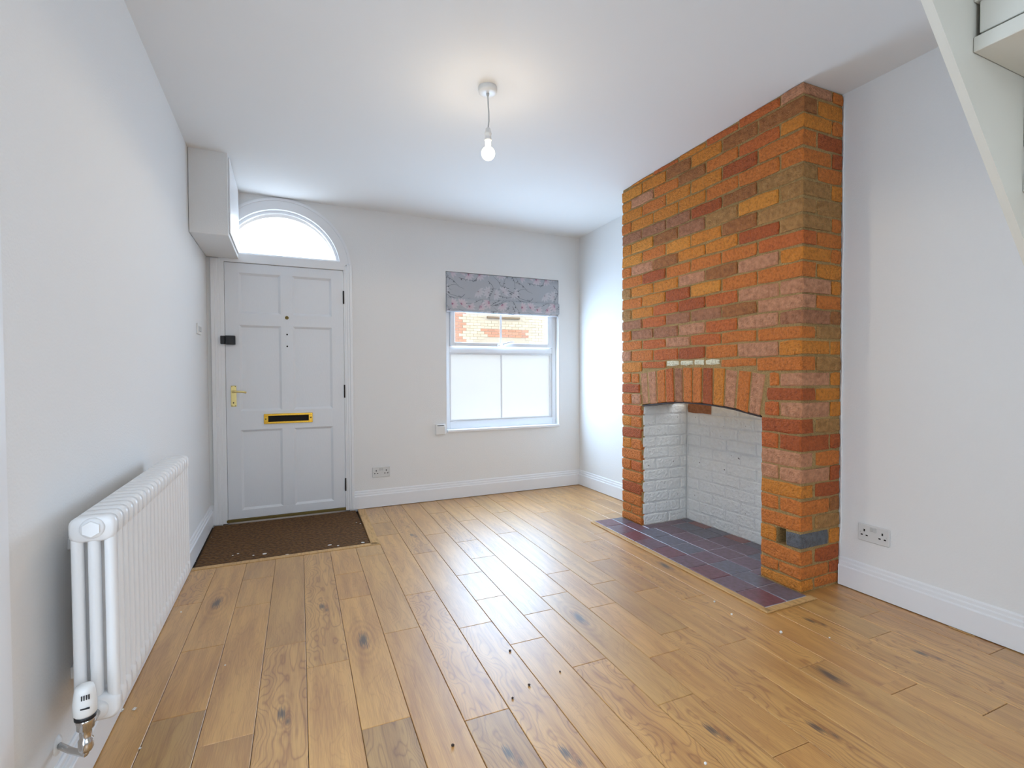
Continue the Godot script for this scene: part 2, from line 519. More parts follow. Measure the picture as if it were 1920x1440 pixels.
# ---------------------------------------------------------------- floor
func plank_mesh(len: float, wid: float, strip: int, v0: float, flip: bool, tint: Color) -> ArrayMesh:
	var st := SurfaceTool.new()
	st.begin(Mesh.PRIMITIVE_TRIANGLES)
	st.set_smooth_group(-1)
	st.set_color(tint)
	var w := wid / 2
	var l := len / 2
	var bv := 0.0016
	var uvf := func(p: Vector3) -> Vector2:
		var fu := clampf((p.x + w) / wid, 0.02, 0.98)
		if flip:
			fu = 1.0 - fu
		return Vector2((strip + fu) / 8.0, v0 + (p.z + l) / 2.4 * (-1.0 if flip else 1.0))
	var T := [Vector3(-w + bv, 0, -l + bv), Vector3(w - bv, 0, -l + bv), Vector3(w - bv, 0, l - bv), Vector3(-w + bv, 0, l - bv)]
	var S := [Vector3(-w, -bv, -l), Vector3(w, -bv, -l), Vector3(w, -bv, l), Vector3(-w, -bv, l)]
	var D := [Vector3(-w, -0.018, -l), Vector3(w, -0.018, -l), Vector3(w, -0.018, l), Vector3(-w, -0.018, l)]
	var put := func(p: Vector3) -> void:
		st.set_uv(uvf.call(p))
		st.add_vertex(p)
	var q4 := func(a: Vector3, b: Vector3, c: Vector3, d: Vector3, n: Vector3) -> void:
		var f := (b - a).cross(c - a).dot(n) > 0.0
		for v in ([a, c, b, a, d, c] if f else [a, b, c, a, c, d]):
			put.call(v)
	q4.call(T[0], T[1], T[2], T[3], Vector3.UP)
	for k in 4:
		var k1 := (k + 1) % 4
		var n: Vector3 = (S[k] + S[k1]) * Vector3(1, 0, 1)
		q4.call(T[k], T[k1], S[k1], S[k], n.normalized() + Vector3.UP)
		q4.call(S[k], S[k1], D[k1], D[k], n)
	return done(st)

func flooring() -> void:
	var fl := thing("floor", "oak plank floor running from the street wall to the viewer", "floor", Vector3.ZERO, "structure")
	part("subfloor", box_mesh(Vector3(-0.2, -0.12, -0.25), Vector3(3.55, -0.02, 5.6)), M.subfloor, fl)
	var joints := {1: [0.4, 1.44, 2.6], 2: [1.93, 2.37], 3: [1.235, 1.583, 2.562], 4: [2.046], 5: [2.264], 6: [1.375, 1.707, 2.692], 7: [1.147, 2.13], 8: [0.48, 0.79, 1.795, 2.79], 9: [1.239, 2.222], 10: [0.91, 1.67, 1.998, 2.438],
		11: [0.4, 1.143, 1.466, 2.234, 2.682], 12: [0.7, 2.1, 2.99], 13: [0.35, 1.1, 1.862, 2.304, 2.754, 3.31], 14: [0.6, 2.085, 2.637], 15: [0.3, 1.81, 2.254, 2.81], 16: [0.75, 1.5, 2.42, 3.05], 17: [0.5, 1.39, 3.285], 18: [0.8, 1.9, 3.473], 19: [0.3, 1.0, 3.03], 20: [0.6, 2.9], 21: [0.9, 3.3]}
	var tones := {"2:2": 0.80, "3:3": 0.86, "3:1": 0.95, "6:3": 0.70, "8:4": 0.72, "15:2": 0.74, "8:1": 0.78, "13:2": 0.92, "14:2": 0.84}
	# where the photograph shows knots: board, z, strip of the grain texture
	var knot_at := [[12, 2.36, 7], [12, 3.15, 6], [18, 2.82, 6], [16, 3.12, 7], [14, 3.28, 6], [19, 3.18, 6], [6, 2.14, 7], [5, 1.74, 6], [2, 1.48, 7], [17, 2.04, 7], [9, 0.86, 6], [8, 2.97, 6], [9, 3.04, 6], [4, 2.50, 6]]
	var tilt := atan(-0.0185)
	var wid := 0.156
	for k in range(1, 24):
		var js: Array = joints.get(k, [1.0, 2.7]).duplicate()
		var last: float = js[-1]
		while last < 5.4:
			last += rng.randf_range(0.7, 1.3)
			js.append(minf(last, 5.42))
		js.push_front(0.005)
		for i in js.size() - 1:
			var z0: float = js[i]
			var z1: float = js[i + 1]
			if z1 - z0 < 0.05:
				continue
			var xm := 0.130 + wid * (k - 1.5)
			if k <= 7 and z0 < 0.962:
				z0 = 0.962
				if z1 <= 1.0:
					continue
			var zm := (z0 + z1) / 2
			var key := "%d:%d" % [k, i]
			var f: float = tones.get(key, rng.randf_range(0.86, 1.1))
			var warm := rng.randf_range(-0.05, 0.05)
			var tint := Color(f * (1.0 + warm), f, f * (1.0 - warm * 1.4))
			var strip := rng.randi_range(0, 5)
			var v0 := rng.randf()
			var flip := rng.randf() < 0.5
			for kn in knot_at:
				if kn[0] == k and kn[1] > z0 and kn[1] < z1:
					strip = kn[2]
					v0 = 0.5 - (kn[1] - z0) / 2.4
					flip = false
			var me := plank_mesh((z1 - z0) - 0.0016, wid - 0.0016, strip, v0, flip, tint)
			var o := part("plank", me, M.oak_floor, fl, Vector3(xm - 0.0185 * (zm - 2.0), 0, zm))
			o.rotation.y = tilt
	# doormat let into the boards
	solo("doormat", box_mesh(Vector3(0.024, -0.019, 0.012), Vector3(1.04, -0.006, 0.912), 0.003), M.coir, "dark brown coir doormat sunk into the floor at the front door", "doormat")
	var tr := thing("trim_2", "thin oak edging strip framing the sunken doormat", "edging", Vector3.ZERO, "structure")
	part("edging_strip", box_mesh(Vector3(0.02, -0.019, 0.915), Vector3(1.075, 0.003, 0.96), 0.002), M.oak_trim, tr)
	var rs := part("edging_strip", box_mesh(Vector3(-0.028, -0.019, -0.47), Vector3(0.028, 0.003, 0.47), 0.002), M.oak_trim, tr, Vector3(1.072, 0, 0.49))
	rs.rotation.y = tilt * 1.6

# ---------------------------------------------------------------- chimney breast
var brick_cache := {}
# a hand made brick: ragged outline across axis ax, worn arrises, slightly uneven face
func rough_brick(s: Vector3, ax: int) -> ArrayMesh:
	var i1 := (ax + 1) % 3
	var i2 := (ax + 2) % 3
	var h := Vector2(s[i1], s[i2]) / 2
	var ring := PackedVector2Array()
	var cor := [Vector2(-h.x, -h.y), Vector2(h.x, -h.y), Vector2(h.x, h.y), Vector2(-h.x, h.y)]
	for k in 4:
		var a: Vector2 = cor[k]
		var b: Vector2 = cor[(k + 1) % 4]
		var n := 3 if a.distance_to(b) > 0.15 else 2
		for t in n:
			var p := a.lerp(b, t / float(n))
			var w := 0.003 if t == 0 else 0.0034
			if t == 0:
				p -= Vector2(signf(p.x), signf(p.y)) * 0.002
			ring.append(p + Vector2(rng.randf_range(-w, w), rng.randf_range(-w, w)))
	var st := st_new()
	var f := func(p: Vector2, t: float) -> Vector3:
		var v := Vector3.ZERO
		v[ax] = t; v[i1] = p.x; v[i2] = p.y
		return v
	var e := s[ax] / 2
	var dir := -1.0 if ax == 0 else 1.0      # the face looks to -x on the front, to +z on the side
	var nf := Vector3.ZERO
	nf[ax] = dir
	var m := ring.size()
	var inner := []
	var outer := []
	var back := []
	for k in m:
		var p := ring[k]
		var q := Vector2(signf(p.x) * maxf(absf(p.x) - 0.007, 0.0), signf(p.y) * maxf(absf(p.y) - 0.007, 0.0))
		inner.append(f.call(q, dir * (e + rng.randf_range(-0.0012, 0.0012))))
		outer.append(f.call(p, dir * (e - rng.randf_range(0.0025, 0.006))))
		back.append(f.call(p, -dir * e))
	var mid: Vector3 = f.call(Vector2(rng.randf_range(-0.02, 0.02), rng.randf_range(-0.01, 0.01)), dir * (e + rng.randf_range(-0.001, 0.0015)))
	for k in m:
		var k1 := (k + 1) % m
		var rad: Vector3 = outer[k] + outer[k1]
		rad[ax] = 0.0
		tri(st, mid, inner[k], inner[k1], nf)
		quad(st, inner[k], inner[k1], outer[k1], outer[k], rad.normalized() + nf)
		quad(st, outer[k], outer[k1], back[k1], back[k], rad)
		if k > 0 and k < m - 1:
			tri(st, back[0], back[k], back[k1], -nf)
	return done(st)

func brick_mesh(s: Vector3, ax := 0) -> ArrayMesh:
	var key := "%d %d %d %d %d" % [roundi(s.x * 200), roundi(s.y * 250), roundi(s.z * 200), ax, rng.randi_range(0, 3)]
	if not brick_cache.has(key):
		brick_cache[key] = rough_brick(s, ax)
	return brick_cache[key]

func brick(parent: Node3D, lo: Vector3, hi: Vector3, m: Material, ax := 0) -> MeshInstance3D:
	var s := hi - lo
	var o := part("brick", brick_mesh(s, ax), m, parent, (lo + hi) / 2)
	return o

var special := []
func tone_for(y: float, z: float) -> String:
	for s in special:
		if absf(s[0] - y) < 0.036 and absf(s[1] - z) < 0.11:
			if s[1] > z - s[3] / 2 and s[1] < z + s[3] / 2:
				return s[2]
	var r := rng.randf()
	if y > 1.6:
		return "ochre" if r < 0.34 else "orange" if r < 0.68 else "amber" if r < 0.84 else "brown" if r < 0.9 else "red"
	return "orange" if r < 0.46 else "red" if r < 0.68 else "ochre" if r < 0.84 else "pink" if r < 0.93 else "rust"

func chimney() -> void:
	var ch := thing("chimney_breast", "exposed orange brick chimney breast with a white painted fireplace opening", "chimney breast")
	special = [[2.141, 1.485, "purple", 0.22], [2.147, 1.725, "purple", 0.22], [2.137, 1.258, "purple", 0.22], [2.067, 1.880, "purple", 0.22], [2.041, 2.139, "grey", 0.22], [2.050, 1.633, "brown", 0.22], [2.117, 1.976, "rust", 0.22], [2.352, 1.314, "pink", 0.22], [2.132, 2.187, "brown", 0.22], [1.901, 1.326, "pink", 0.22], [1.827, 1.516, "rust", 0.22], [1.741, 1.898, "pink", 0.22], [1.739, 2.127, "brown", 0.22], [1.657, 1.726, "rust", 0.22], [1.728, 1.200, "grey", 0.22], [1.593, 2.264, "pink", 0.22], [2.449, 1.679, "brown", 0.22], [2.352, 1.895, "brown", 0.22], [2.268, 2.194, "rust", 0.22], [2.473, 2.291, "brown", 0.22], [2.569, 2.547, "pink", 0.22], [2.550, 2.447, "red", 0.22], [2.305, 2.298, "rust", 0.22], [2.156, 2.544, "grey", 0.22], [2.149, 2.438, "grey", 0.22], [2.161, 2.299, "purple", 0.22], [2.051, 2.550, "grey", 0.22], [1.943, 2.491, "grey", 0.22], [1.895, 2.557, "grey", 0.22], [1.890, 2.369, "rust", 0.22], [1.730, 2.276, "pink", 0.22], [1.571, 2.365, "pink", 0.22], [1.575, 2.559, "pink", 0.22], [1.499, 2.425, "pink", 0.22], [1.408, 2.560, "purple", 0.22], [1.419, 2.297, "pink", 0.22], [1.500, 2.257, "brown", 0.22], [1.575, 1.200, "grey", 0.22], [1.496, 1.744, "purple", 0.22], [1.485, 1.269, "purple", 0.22], [1.412, 1.381, "purple", 0.22], [1.416, 1.634, "purple", 0.22], [1.420, 1.882, "pink", 0.22], [1.417, 2.106, "red", 0.22], [1.495, 1.978, "purple", 0.22], [1.335, 1.771, "pink", 0.22], [1.337, 1.517, "red", 0.22]]
	# joint heights from the ceiling to the floor
	var hs := [2.508, 2.424, 2.346, 2.26, 2.176, 2.097, 2.01, 1.927, 1.847, 1.766, 1.687, 1.604, 1.524, 1.447, 1.367, 1.294, 1.211, 1.128, 1.049, 0.974, 0.889, 0.805, 0.719, 0.636, 0.555, 0.474, 0.39, 0.306, 0.219, 0.134, 0.065, 0.002]
	hs.push_front(2.585)
	var zA := [ZC0, 1.258, 1.505, 1.75, 1.985, 2.228, 2.492, ZC1]
	var zB := [ZC0, 1.384, 1.632, 1.86, 2.11, 2.357, ZC1]
	var j := 0.0052
	for i in hs.size() - 1:
		var y1: float = hs[i] - j
		var y0: float = hs[i + 1] + j
		var isA := i % 2 == 0      # i is one more than in the measured list
		var segs := []
		if hs[i] > 1.2:
			var zz: Array = zA if isA else zB
			for k in zz.size() - 1:
				segs.append([zz[k], zz[k + 1], y0])
			if i == 17:  # the course over the arch, cut by it and by the cream slips
				segs = [[ZC0, 1.384, y0], [1.384, 1.632, 1.162], [2.105, 2.357, 1.162], [2.357, ZC1, y0]]
		else:
			var mid: float = (hs[i] + hs[i + 1]) / 2
			var t := clampf((mid - 0.887) / 0.24, 0.0, 1.0)
			var zl := lerpf(1.382, 1.344, t)
			var zr := lerpf(2.383, 2.428, t)
			if mid > 0.9:
				zr += 0.012
			if i == 28:    # the course with the missing piece and the slate blue corner brick
				segs = [[ZC0, zl, y0], [zr, 2.484, y0], [2.535, ZC1, y0]]
			elif isA:
				segs = [[ZC0, 1.258, y0], [1.258, zl, y0], [zr, 2.497, y0], [2.497, ZC1, y0]]
			else:
				segs = [[ZC0, zl, y0], [zr, ZC1, y0]]
		for s in segs:
			var za: float = s[0] + (0.0 if s[0] == ZC0 else j)
			var zb: float = s[1] - (0.0 if s[1] == ZC1 else j)
			var proud := rng.randf_range(0.0, 0.005)
			var depth := 0.1
			if s[1] == ZC1 and isA:
				depth = 0.213
			elif s[0] == ZC0 and isA:
				depth = 0.21
			if i >= 20 and (s[0] > 2.3 and s[0] < 2.45 or s[1] > 1.3 and s[1] < 1.4):
				depth = 0.09
			var tone := tone_for((y0 + y1) / 2, (za + zb) / 2)
			if i == 28 and s[0] == 2.535:
				tone = "slate"
			if i == 0 or i == 1:
				y1 = minf(hs[i] - j, ceil_h(XC, (za + zb) / 2) - 0.002)
				if i == 0:
					y1 = ceil_h(XC, (za + zb) / 2) - 0.002
				if y1 - s[2] < 0.012:
					continue
			var o := brick(ch, Vector3(XC - proud, s[2], za), Vector3(XC + depth, y1, zb + (rng.randf_range(-0.001, 0.004) if s[1] == ZC1 else 0.0)), M["brick_" + tone])
			o.rotation = Vector3(rng.randf_range(-0.006, 0.006), rng.randf_range(-0.003, 0.003), 0)
		# the near side: one more brick behind the corner brick
		var x0 := (3.118 if isA else 3.005)
		if i == 28:
			x0 = 3.118
		var dz := rng.randf_range(-0.001, 0.004)
		var r := rng.randf()
		var side_tone := "brown" if r < 0.16 else "ochre" if r < 0.42 else "orange" if r < 0.78 else "grey" if r < 0.88 else "rust"
		brick(ch, Vector3(x0 + 2 * j, y0, 2.53), Vector3(XR - 0.004, y1, ZC1 + dz), M["brick_" + side_tone], 2)
	# soldier arch
	var tz := [1.352, 1.439, 1.533, 1.626, 1.708, 1.788, 1.88, 1.962, 2.048, 2.139, 2.233, 2.323, 2.417]
	var ty := [1.128, 1.135, 1.145, 1.155, 1.162, 1.162, 1.162, 1.162, 1.159, 1.152, 1.142, 1.133, 1.118]
	var bz := [1.382, 1.459, 1.544, 1.634, 1.716, 1.798, 1.878, 1.957, 2.045, 2.127, 2.213, 2.298, 2.379]
	var by := [0.893, 0.903, 0.914, 0.924, 0.932, 0.936, 0.937, 0.935, 0.932, 0.926, 0.916, 0.902, 0.890]
	var at := ["pink", "pink", "orange", "red", "purple", "orange", "orange", "rust", "ochre", "pink", "orange", "pink"]
	for k in 12:
		var g := 0.006
		var poly := PackedVector2Array([Vector2(by[k], bz[k] + g), Vector2(by[k + 1], bz[k + 1] - g), Vector2(ty[k + 1] - 0.004, tz[k + 1] - g), Vector2(ty[k] - 0.004, tz[k] + g)])
		var cc := Vector2.ZERO
		for p in poly:
			cc += p / 4
		var local := PackedVector2Array()
		var inner := PackedVector2Array()
		for p in poly:
			var jit := Vector2(rng.randf_range(-0.003, 0.003), rng.randf_range(-0.003, 0.003))
			local.append(p - cc + jit)
			inner.append((p - cc + jit) * Vector2(0.955, 0.86))
		var st := st_new()
		var x0 := -0.05 + rng.randf_range(-0.003, 0.004)
		add_prism(st, local, 0, x0 + 0.005, 0.05)
		for q in 4:
			var q1 := (q + 1) % 4
			var A := Vector3(x0, inner[q].x, inner[q].y)
			var B := Vector3(x0, inner[q1].x, inner[q1].y)
			var C := Vector3(x0 + 0.005, local[q1].x, local[q1].y)
			var D := Vector3(x0 + 0.005, local[q].x, local[q].y)
			quad(st, A, B, C, D, (A + B + C + D) * Vector3(0, 1, 1) + Vector3(-0.1, 0, 0))
		quad(st, Vector3(x0, inner[0].x, inner[0].y), Vector3(x0, inner[1].x, inner[1].y), Vector3(x0, inner[2].x, inner[2].y), Vector3(x0, inner[3].x, inner[3].y), Vector3.LEFT)
		part("brick", done(st), M["brick_" + at[k]], ch, Vector3(XC + 0.05, cc.x, cc.y))
	for s in [[1.638, 1.757], [1.77, 1.884], [1.893, 1.974], [1.985, 2.096]]:
		brick(ch, Vector3(XC + 0.001, 1.174, s[0]), Vector3(XC + 0.06, 1.207, s[1]), M.brick_cream)
	# mortar core with the fireplace opening and the hole by the slate brick
	var arch := PackedVector2Array()   # (y, z)
	for k in 13:
		arch.append(Vector2(by[k] + 0.004, bz[k]))
	var core := PackedVector2Array([Vector2(0.0, ZC0 + 0.007), Vector2(0.0, 1.376)])
	core.append(Vector2(0.885, 1.376))
	core.append_array(arch)
	core.append(Vector2(0.885, 2.39))
	core.append_array(PackedVector2Array([Vector2(0.306, 2.39), Vector2(0.306, ZC1 - 0.0055), Vector2(ceil_h(XC, ZC1) + 0.003, ZC1 - 0.0055), Vector2(ceil_h(XC, ZC0) + 0.003, ZC0 + 0.007)]))
	var cs := st_new()
	add_prism(cs, core, 0, XC + 0.0055, XR - 0.002)
	add_box(cs, Vector3(XC + 0.0055, 0.0, 2.39), Vector3(XR - 0.002, 0.219, ZC1 - 0.0055))
	add_box(cs, Vector3(XC + 0.0055, 0.219, 2.39), Vector3(XR - 0.002, 0.306, 2.482))
	add_box(cs, Vector3(XC + 0.0055, 0.219, 2.537), Vector3(XR - 0.002, 0.306, ZC1 - 0.0055))
	add_box(cs, Vector3(XC + 0.13, 0.219, 2.482), Vector3(XR - 0.002, 0.306, 2.537))
	part("mortar", done(cs), M.mortar, ch)
	# iron bar under the arch
	var bs := st_new()
	for k in 12:
		var A := Vector3(0, by[k], bz[k])
		var B := Vector3(0, by[k + 1], bz[k + 1])
		var q := PackedVector2Array([Vector2(A.y - 0.002, A.z), Vector2(B.y - 0.002, B.z), Vector2(B.y - 0.011, B.z), Vector2(A.y - 0.011, A.z)])
		add_prism(bs, q, 0, XC + 0.006, XC + 0.075)
	part("arch_bar", done(bs), M.iron, ch)
	# the painted firebox: backing, back bricks and left cheek bricks
	var fb := part("firebox_backing", box_mesh(Vector3(3.335, 0.0, 1.376), Vector3(3.5, 0.95, 2.39)), M.painted_mortar, ch)
	fb.set_meta("label", "white painted joints of the firebox")
	part("firebox_backing", box_mesh(Vector3(XC + 0.03, 0.0, 1.35), Vector3(3.45, 0.9, 1.3785)), M.painted_mortar, ch)
	part("firebox_backing", box_mesh(Vector3(XC + 0.03, 0.0, 2.3865), Vector3(3.45, 0.9, 2.41)), M.painted_mortar, ch)
	for i in 12:
		var y0 := 0.004 + i * 0.0818
		var y1 := y0 + 0.0748
		var z := 1.385 - (0.11 if i % 2 else 0.0) + rng.randf_range(-0.015, 0.015)
		while z < 2.37:
			var a: float = maxf(z, 1.385)
			var b: float = minf(z + 0.232, 2.383)
			if b - a > 0.03:
				var bare: bool = i == 10 and a < 1.47 and b > 1.47
				brick(ch, Vector3(3.3315 - rng.randf_range(0.0, 0.004), y0, a), Vector3(3.37, minf(y1, 0.95), b), M.brick_purple if bare else M.painted_brick)
			z += 0.242
		var x := XC + 0.02 - (0.12 if i % 2 else 0.0)
		while x < 3.31:
			var a: float = maxf(x, XC + 0.014)
			var b: float = minf(x + 0.225, 3.326)
			if b - a > 0.03 and i < 11:
				brick(ch, Vector3(a, y0, 1.34), Vector3(b, minf(y1, 0.882), 1.3825 + rng.randf_range(0.0, 0.003)), M.painted_brick, 2)
			x += 0.235

func hearth() -> void:
	var h := thing("hearth", "purple quarry tile hearth with white grout before the fireplace", "hearth")
	var tilt := -0.028
	var x_at := func(x: float, z: float) -> float: return x + tilt * (z - 1.9)
	var top := 0.008
	# grout bed
	var bed := st_new()
	add_prism(bed, PackedVector2Array([Vector2(1.148, 2.622 + 0.021), Vector2(1.148, 2.894), Vector2(1.39, 2.894), Vector2(1.39, 3.326), Vector2(2.378, 3.326), Vector2(2.378, 2.894), Vector2(2.66, 2.894), Vector2(2.66, 2.622 - 0.021)]), 1, 0.0005, top - 0.0025)
	part("grout_bed", done(bed), M.grout, h)
	var zl := [1.15, 1.30, 1.47, 1.64, 1.81, 1.975, 2.145, 2.315, 2.487, 2.658]
	var xl := [2.622, 2.775, 2.93, 3.087, 3.243, 3.34]
	var names := ["plum", "slate_blue", "russet", "dusk", "dusk", "slate_blue"]
	for i in zl.size() - 1:
		for k in 5:
			var z0: float = zl[i] + 0.0025
			var z1: float = zl[i + 1] - 0.0025
			var zm := (z0 + z1) / 2
			var x0: float = x_at.call(xl[k], zm) + 0.0025
			var x1: float = x_at.call(xl[k + 1], zm) - 0.0025
			if k == 1 and (zm < 1.385 or zm > 2.4):
				x1 = 2.893
			elif k == 1 and z0 < 1.39:
				x1 = 2.893
			if k >= 2:
				z0 = maxf(z0, 1.392)
				z1 = minf(z1, 2.376)
				x1 = minf(x1, 3.324)
				if z1 - z0 < 0.03:
					continue
				if k == 2 and (i == 1 or i == 7):
					x0 = 2.898
			if k == 1 and i == 7:
				x1 = 2.893
			var s := Vector3(x1 - x0, 0.012, z1 - z0)
			var nm: String = names[(i * 3 + k * 5 + (i * k) % 4) % 6]
			if k == 0 and i == 8:
				nm = "plum"
			var o := part("tile", box_mesh(-s / 2, s / 2, 0.002, 0.0006), M["tile_" + nm], h, Vector3((x0 + x1) / 2, top - 0.006 + rng.randf_range(-0.0004, 0.0008), (z0 + z1) / 2))
			o.rotation.y = tilt if k == 0 else 0.0
	var e := part("timber_edging", box_mesh(Vector3(-0.017, 0, -0.775), Vector3(0.017, 0.009, 0.775), 0.002), M.oak_trim, h, Vector3(2.603, 0, 1.925))
	e.rotation.y = tilt
	part("timber_edging", box_mesh(Vector3(2.578, 0, 2.663), Vector3(2.915, 0.009, 2.698), 0.002), M.oak_trim, h)

# ---------------------------------------------------------------- front door
func front_door() -> void:
	var d := thing("door_1", "white six panel front door with brass letterbox and lever handle", "door", Vector3.ZERO, "structure")
	var zf := -0.004
	var zb := -0.046
	var x0 := 0.116
	var x1 := 0.964
	var y0 := 0.026
	var y1 := 1.977
	var P := []    # panels: x0, y0, x1, y1
	for r in [[0.09, 0.703], [0.85, 1.506], [1.597, 1.904]]:
		P.append([0.209, r[0], 0.497, r[1]])
		P.append([0.583, r[0], 0.873, r[1]])
	var stiles := [[x0, y0, 0.209, y1], [0.873, y0, x1, y1], [0.497, 0.09, 0.583, 0.703], [0.497, 0.85, 0.583, 1.506], [0.497, 1.597, 0.583, 1.904]]
	for s in stiles:
		part("stile", box_mesh(Vector3(s[0], s[1], zb), Vector3(s[2], s[3], zf), 0.0008), M.door_paint, d)
	for r in [[y0, 0.09], [0.703, 0.85], [1.506, 1.597], [1.904, y1]]:
		part("rail", box_mesh(Vector3(0.2088, r[0], zb), Vector3(0.8732, r[1], zf), 0.0008), M.door_paint, d)
	for p in P:
		var st := st_new()
		var a := Vector2(p[0], p[1])
		var b := Vector2(p[2], p[3])
		var m := 0.016
		var zp := zf - 0.012
		var o := [Vector3(a.x, a.y, zf - 0.001), Vector3(b.x, a.y, zf - 0.001), Vector3(b.x, b.y, zf - 0.001), Vector3(a.x, b.y, zf - 0.001)]
		var i := [Vector3(a.x + m, a.y + m, zp), Vector3(b.x - m, a.y + m, zp), Vector3(b.x - m, b.y - m, zp), Vector3(a.x + m, b.y - m, zp)]
		var cen := Vector3((a.x + b.x) / 2, (a.y + b.y) / 2, zf + 0.3)
		for k in 4:
			var k1 := (k + 1) % 4
			quad(st, o[k], o[k1], i[k1], i[k], cen - (o[k] + i[k1]) / 2)
		quad(st, i[0], i[1], i[2], i[3], Vector3.BACK)
		add_box(st, Vector3(a.x, a.y, zb + 0.004), Vector3(b.x, b.y, zp - 0.004))
		part("panel", done(st), M.door_paint, d)
	# draught strip along the bottom
	part("threshold_strip", box_mesh(Vector3(x0 - 0.01, 0.004, -0.04), Vector3(x1 + 0.004, 0.024, 0.006), 0.002), M.old_brass, d).set_meta("label", "dull brass draught strip")
	# letterbox
	var lb := thing_part("letterbox", d)
	var fr := st_new()
	add_box(fr, Vector3(0.368, 0.744, zf), Vector3(0.72, 0.76, 0.006), 0.002)
	add_box(fr, Vector3(0.368, 0.805, zf), Vector3(0.72, 0.822, 0.006), 0.002)
	add_box(fr, Vector3(0.368, 0.7585, zf), Vector3(0.399, 0.8065, 0.006), 0.002)
	add_box(fr, Vector3(0.69, 0.7585, zf), Vector3(0.72, 0.8065, 0.006), 0.002)
	part("brass_frame", done(fr), M.brass, lb)
	part("flap", box_mesh(Vector3(0.3985, 0.7595, zf - 0.003), Vector3(0.6905, 0.8055, zf + 0.001)), M.dark_void, lb)
	for x in [0.381, 0.706]:
		part("screw", lathe([Vector2(0, 0.0012), Vector2(0.005, 0.0008), Vector2(0.006, 0)], Vector3(x, 0.783, 0.006), Vector3.BACK, 12), M.old_brass, lb)
	# lever handle
	var lh := thing_part("lever_handle", d)
	part("back_plate", box_mesh(Vector3(0.147, 0.886, zf), Vector3(0.184, 1.045, 0.003), 0.002), M.pale_brass, lh)
	var lev := st_new(false)
	add_lathe(lev, [Vector2(0.011, 0), Vector2(0.0105, 0.02), Vector2(0.008, 0.045)], Vector3(0.166, 1.0, 0.002), Vector3.BACK, 14)
	part("spindle_boss", done(lev), M.pale_brass, lh)
	part("lever", tube([Vector3(0.158, 1.0, 0.046), Vector3(0.18, 1.001, 0.047), Vector3(0.215, 0.999, 0.046), Vector3(0.24, 0.996, 0.044), Vector3(0.252, 0.992, 0.04)], 0.0075, 10), M.pale_brass, lh)
	part("keyhole", lathe([Vector2(0, 0.0006), Vector2(0.005, 0.0006), Vector2(0.005, 0)], Vector3(0.164, 0.915, 0.003), Vector3.BACK, 12), M.dark_void, lh)
	for p in [Vector2(0.154, 1.038), Vector2(0.177, 1.038), Vector2(0.154, 0.893), Vector2(0.177, 0.893)]:
		part("screw", lathe([Vector2(0, 0.001), Vector2(0.003, 0.0006), Vector2(0.0035, 0)], Vector3(p.x, p.y, 0.003), Vector3.BACK, 10), M.old_brass, lh)
	# peephole and two old screw holes
	part("peephole", lathe([Vector2(0, 0.001), Vector2(0.006, 0.001), Vector2(0.008, 0.005), Vector2(0.0125, 0.004), Vector2(0.014, 0)], Vector3(0.541, 1.575, zf), Vector3.BACK, 18), M.old_brass, d)
	for y in [1.443, 1.35]:
		part("screw_hole", lathe([Vector2(0, 0.0006), Vector2(0.0065, 0.0006), Vector2(0.0065, 0)], Vector3(0.541, y, zf), Vector3.BACK, 12), M.hinge_metal, d)
	# black rim latch and its keep on the frame
	part("rim_latch", box_mesh(Vector3(0.118, 1.356, zf), Vector3(0.184, 1.422, 0.034), 0.003), M.black_plastic, d).set_meta("label", "black rim latch case")
	part("latch_keep", box_mesh(Vector3(0.087, 1.358, 0.006), Vector3(0.1165, 1.42, 0.034), 0.003), M.black_plastic, d)
	for y in [1.759, 0.988, 0.216]:
		part("hinge", tube([Vector3(0.967, y - 0.053, 0.003), Vector3(0.967, y, 0.003), Vector3(0.967, y + 0.053, 0.003)], 0.0058, 10), M.hinge_metal, d)
	# frame: jambs, architraves, transom, arched fanlight frame
	var t := thing("trim_3", "white moulded frame round the front door and arched fanlight", "door frame", Vector3.ZERO, "structure")
	part("jamb", box_mesh(Vector3(0.07, 0, -0.2), Vector3(0.1135, 1.985, 0.004), 0.001), M.gloss_paint, t)
	part("jamb", box_mesh(Vector3(0.968, 0, -0.2), Vector3(1.01, 1.985, 0.004), 0.001), M.gloss_paint, t)
	var left := st_new()
	add_box(left, Vector3(0.026, 0, 0), Vector3(0.052, 2.0, 0.022), 0.003)
	add_box(left, Vector3(0.050, 0, 0), Vector3(0.07, 2.0, 0.015), 0.003)
	add_box(left, Vector3(0.068, 0, 0), Vector3(0.088, 2.0, 0.009), 0.002)
	part("architrave", done(left), M.gloss_paint, t)
	var right := st_new()
	add_box(right, Vector3(0.978, 0, 0), Vector3(0.996, 2.025, 0.009), 0.002)
	add_box(right, Vector3(0.994, 0, 0), Vector3(1.014, 2.025, 0.015), 0.003)
	add_box(right, Vector3(1.012, 0, 0), Vector3(1.034, 2.028, 0.022), 0.003)
	part("architrave", done(right), M.gloss_paint, t)
	var tr := st_new()
	add_box(tr, Vector3(0.075, 1.98, -0.2), Vector3(1.0, 2.05, 0.006), 0.003)
	add_box(tr, Vector3(0.08, 2.035, -0.12), Vector3(0.98, 2.061, -0.012), 0.003)
	part("transom", done(tr), M.gloss_paint, t)
	var c := Vector2(0.515, 1.985)
	var rings := [[0.41, 0.432, -0.13, -0.03], [0.43, 0.498, -0.2, 0.009], [0.496, 0.515, 0.0, 0.016]]
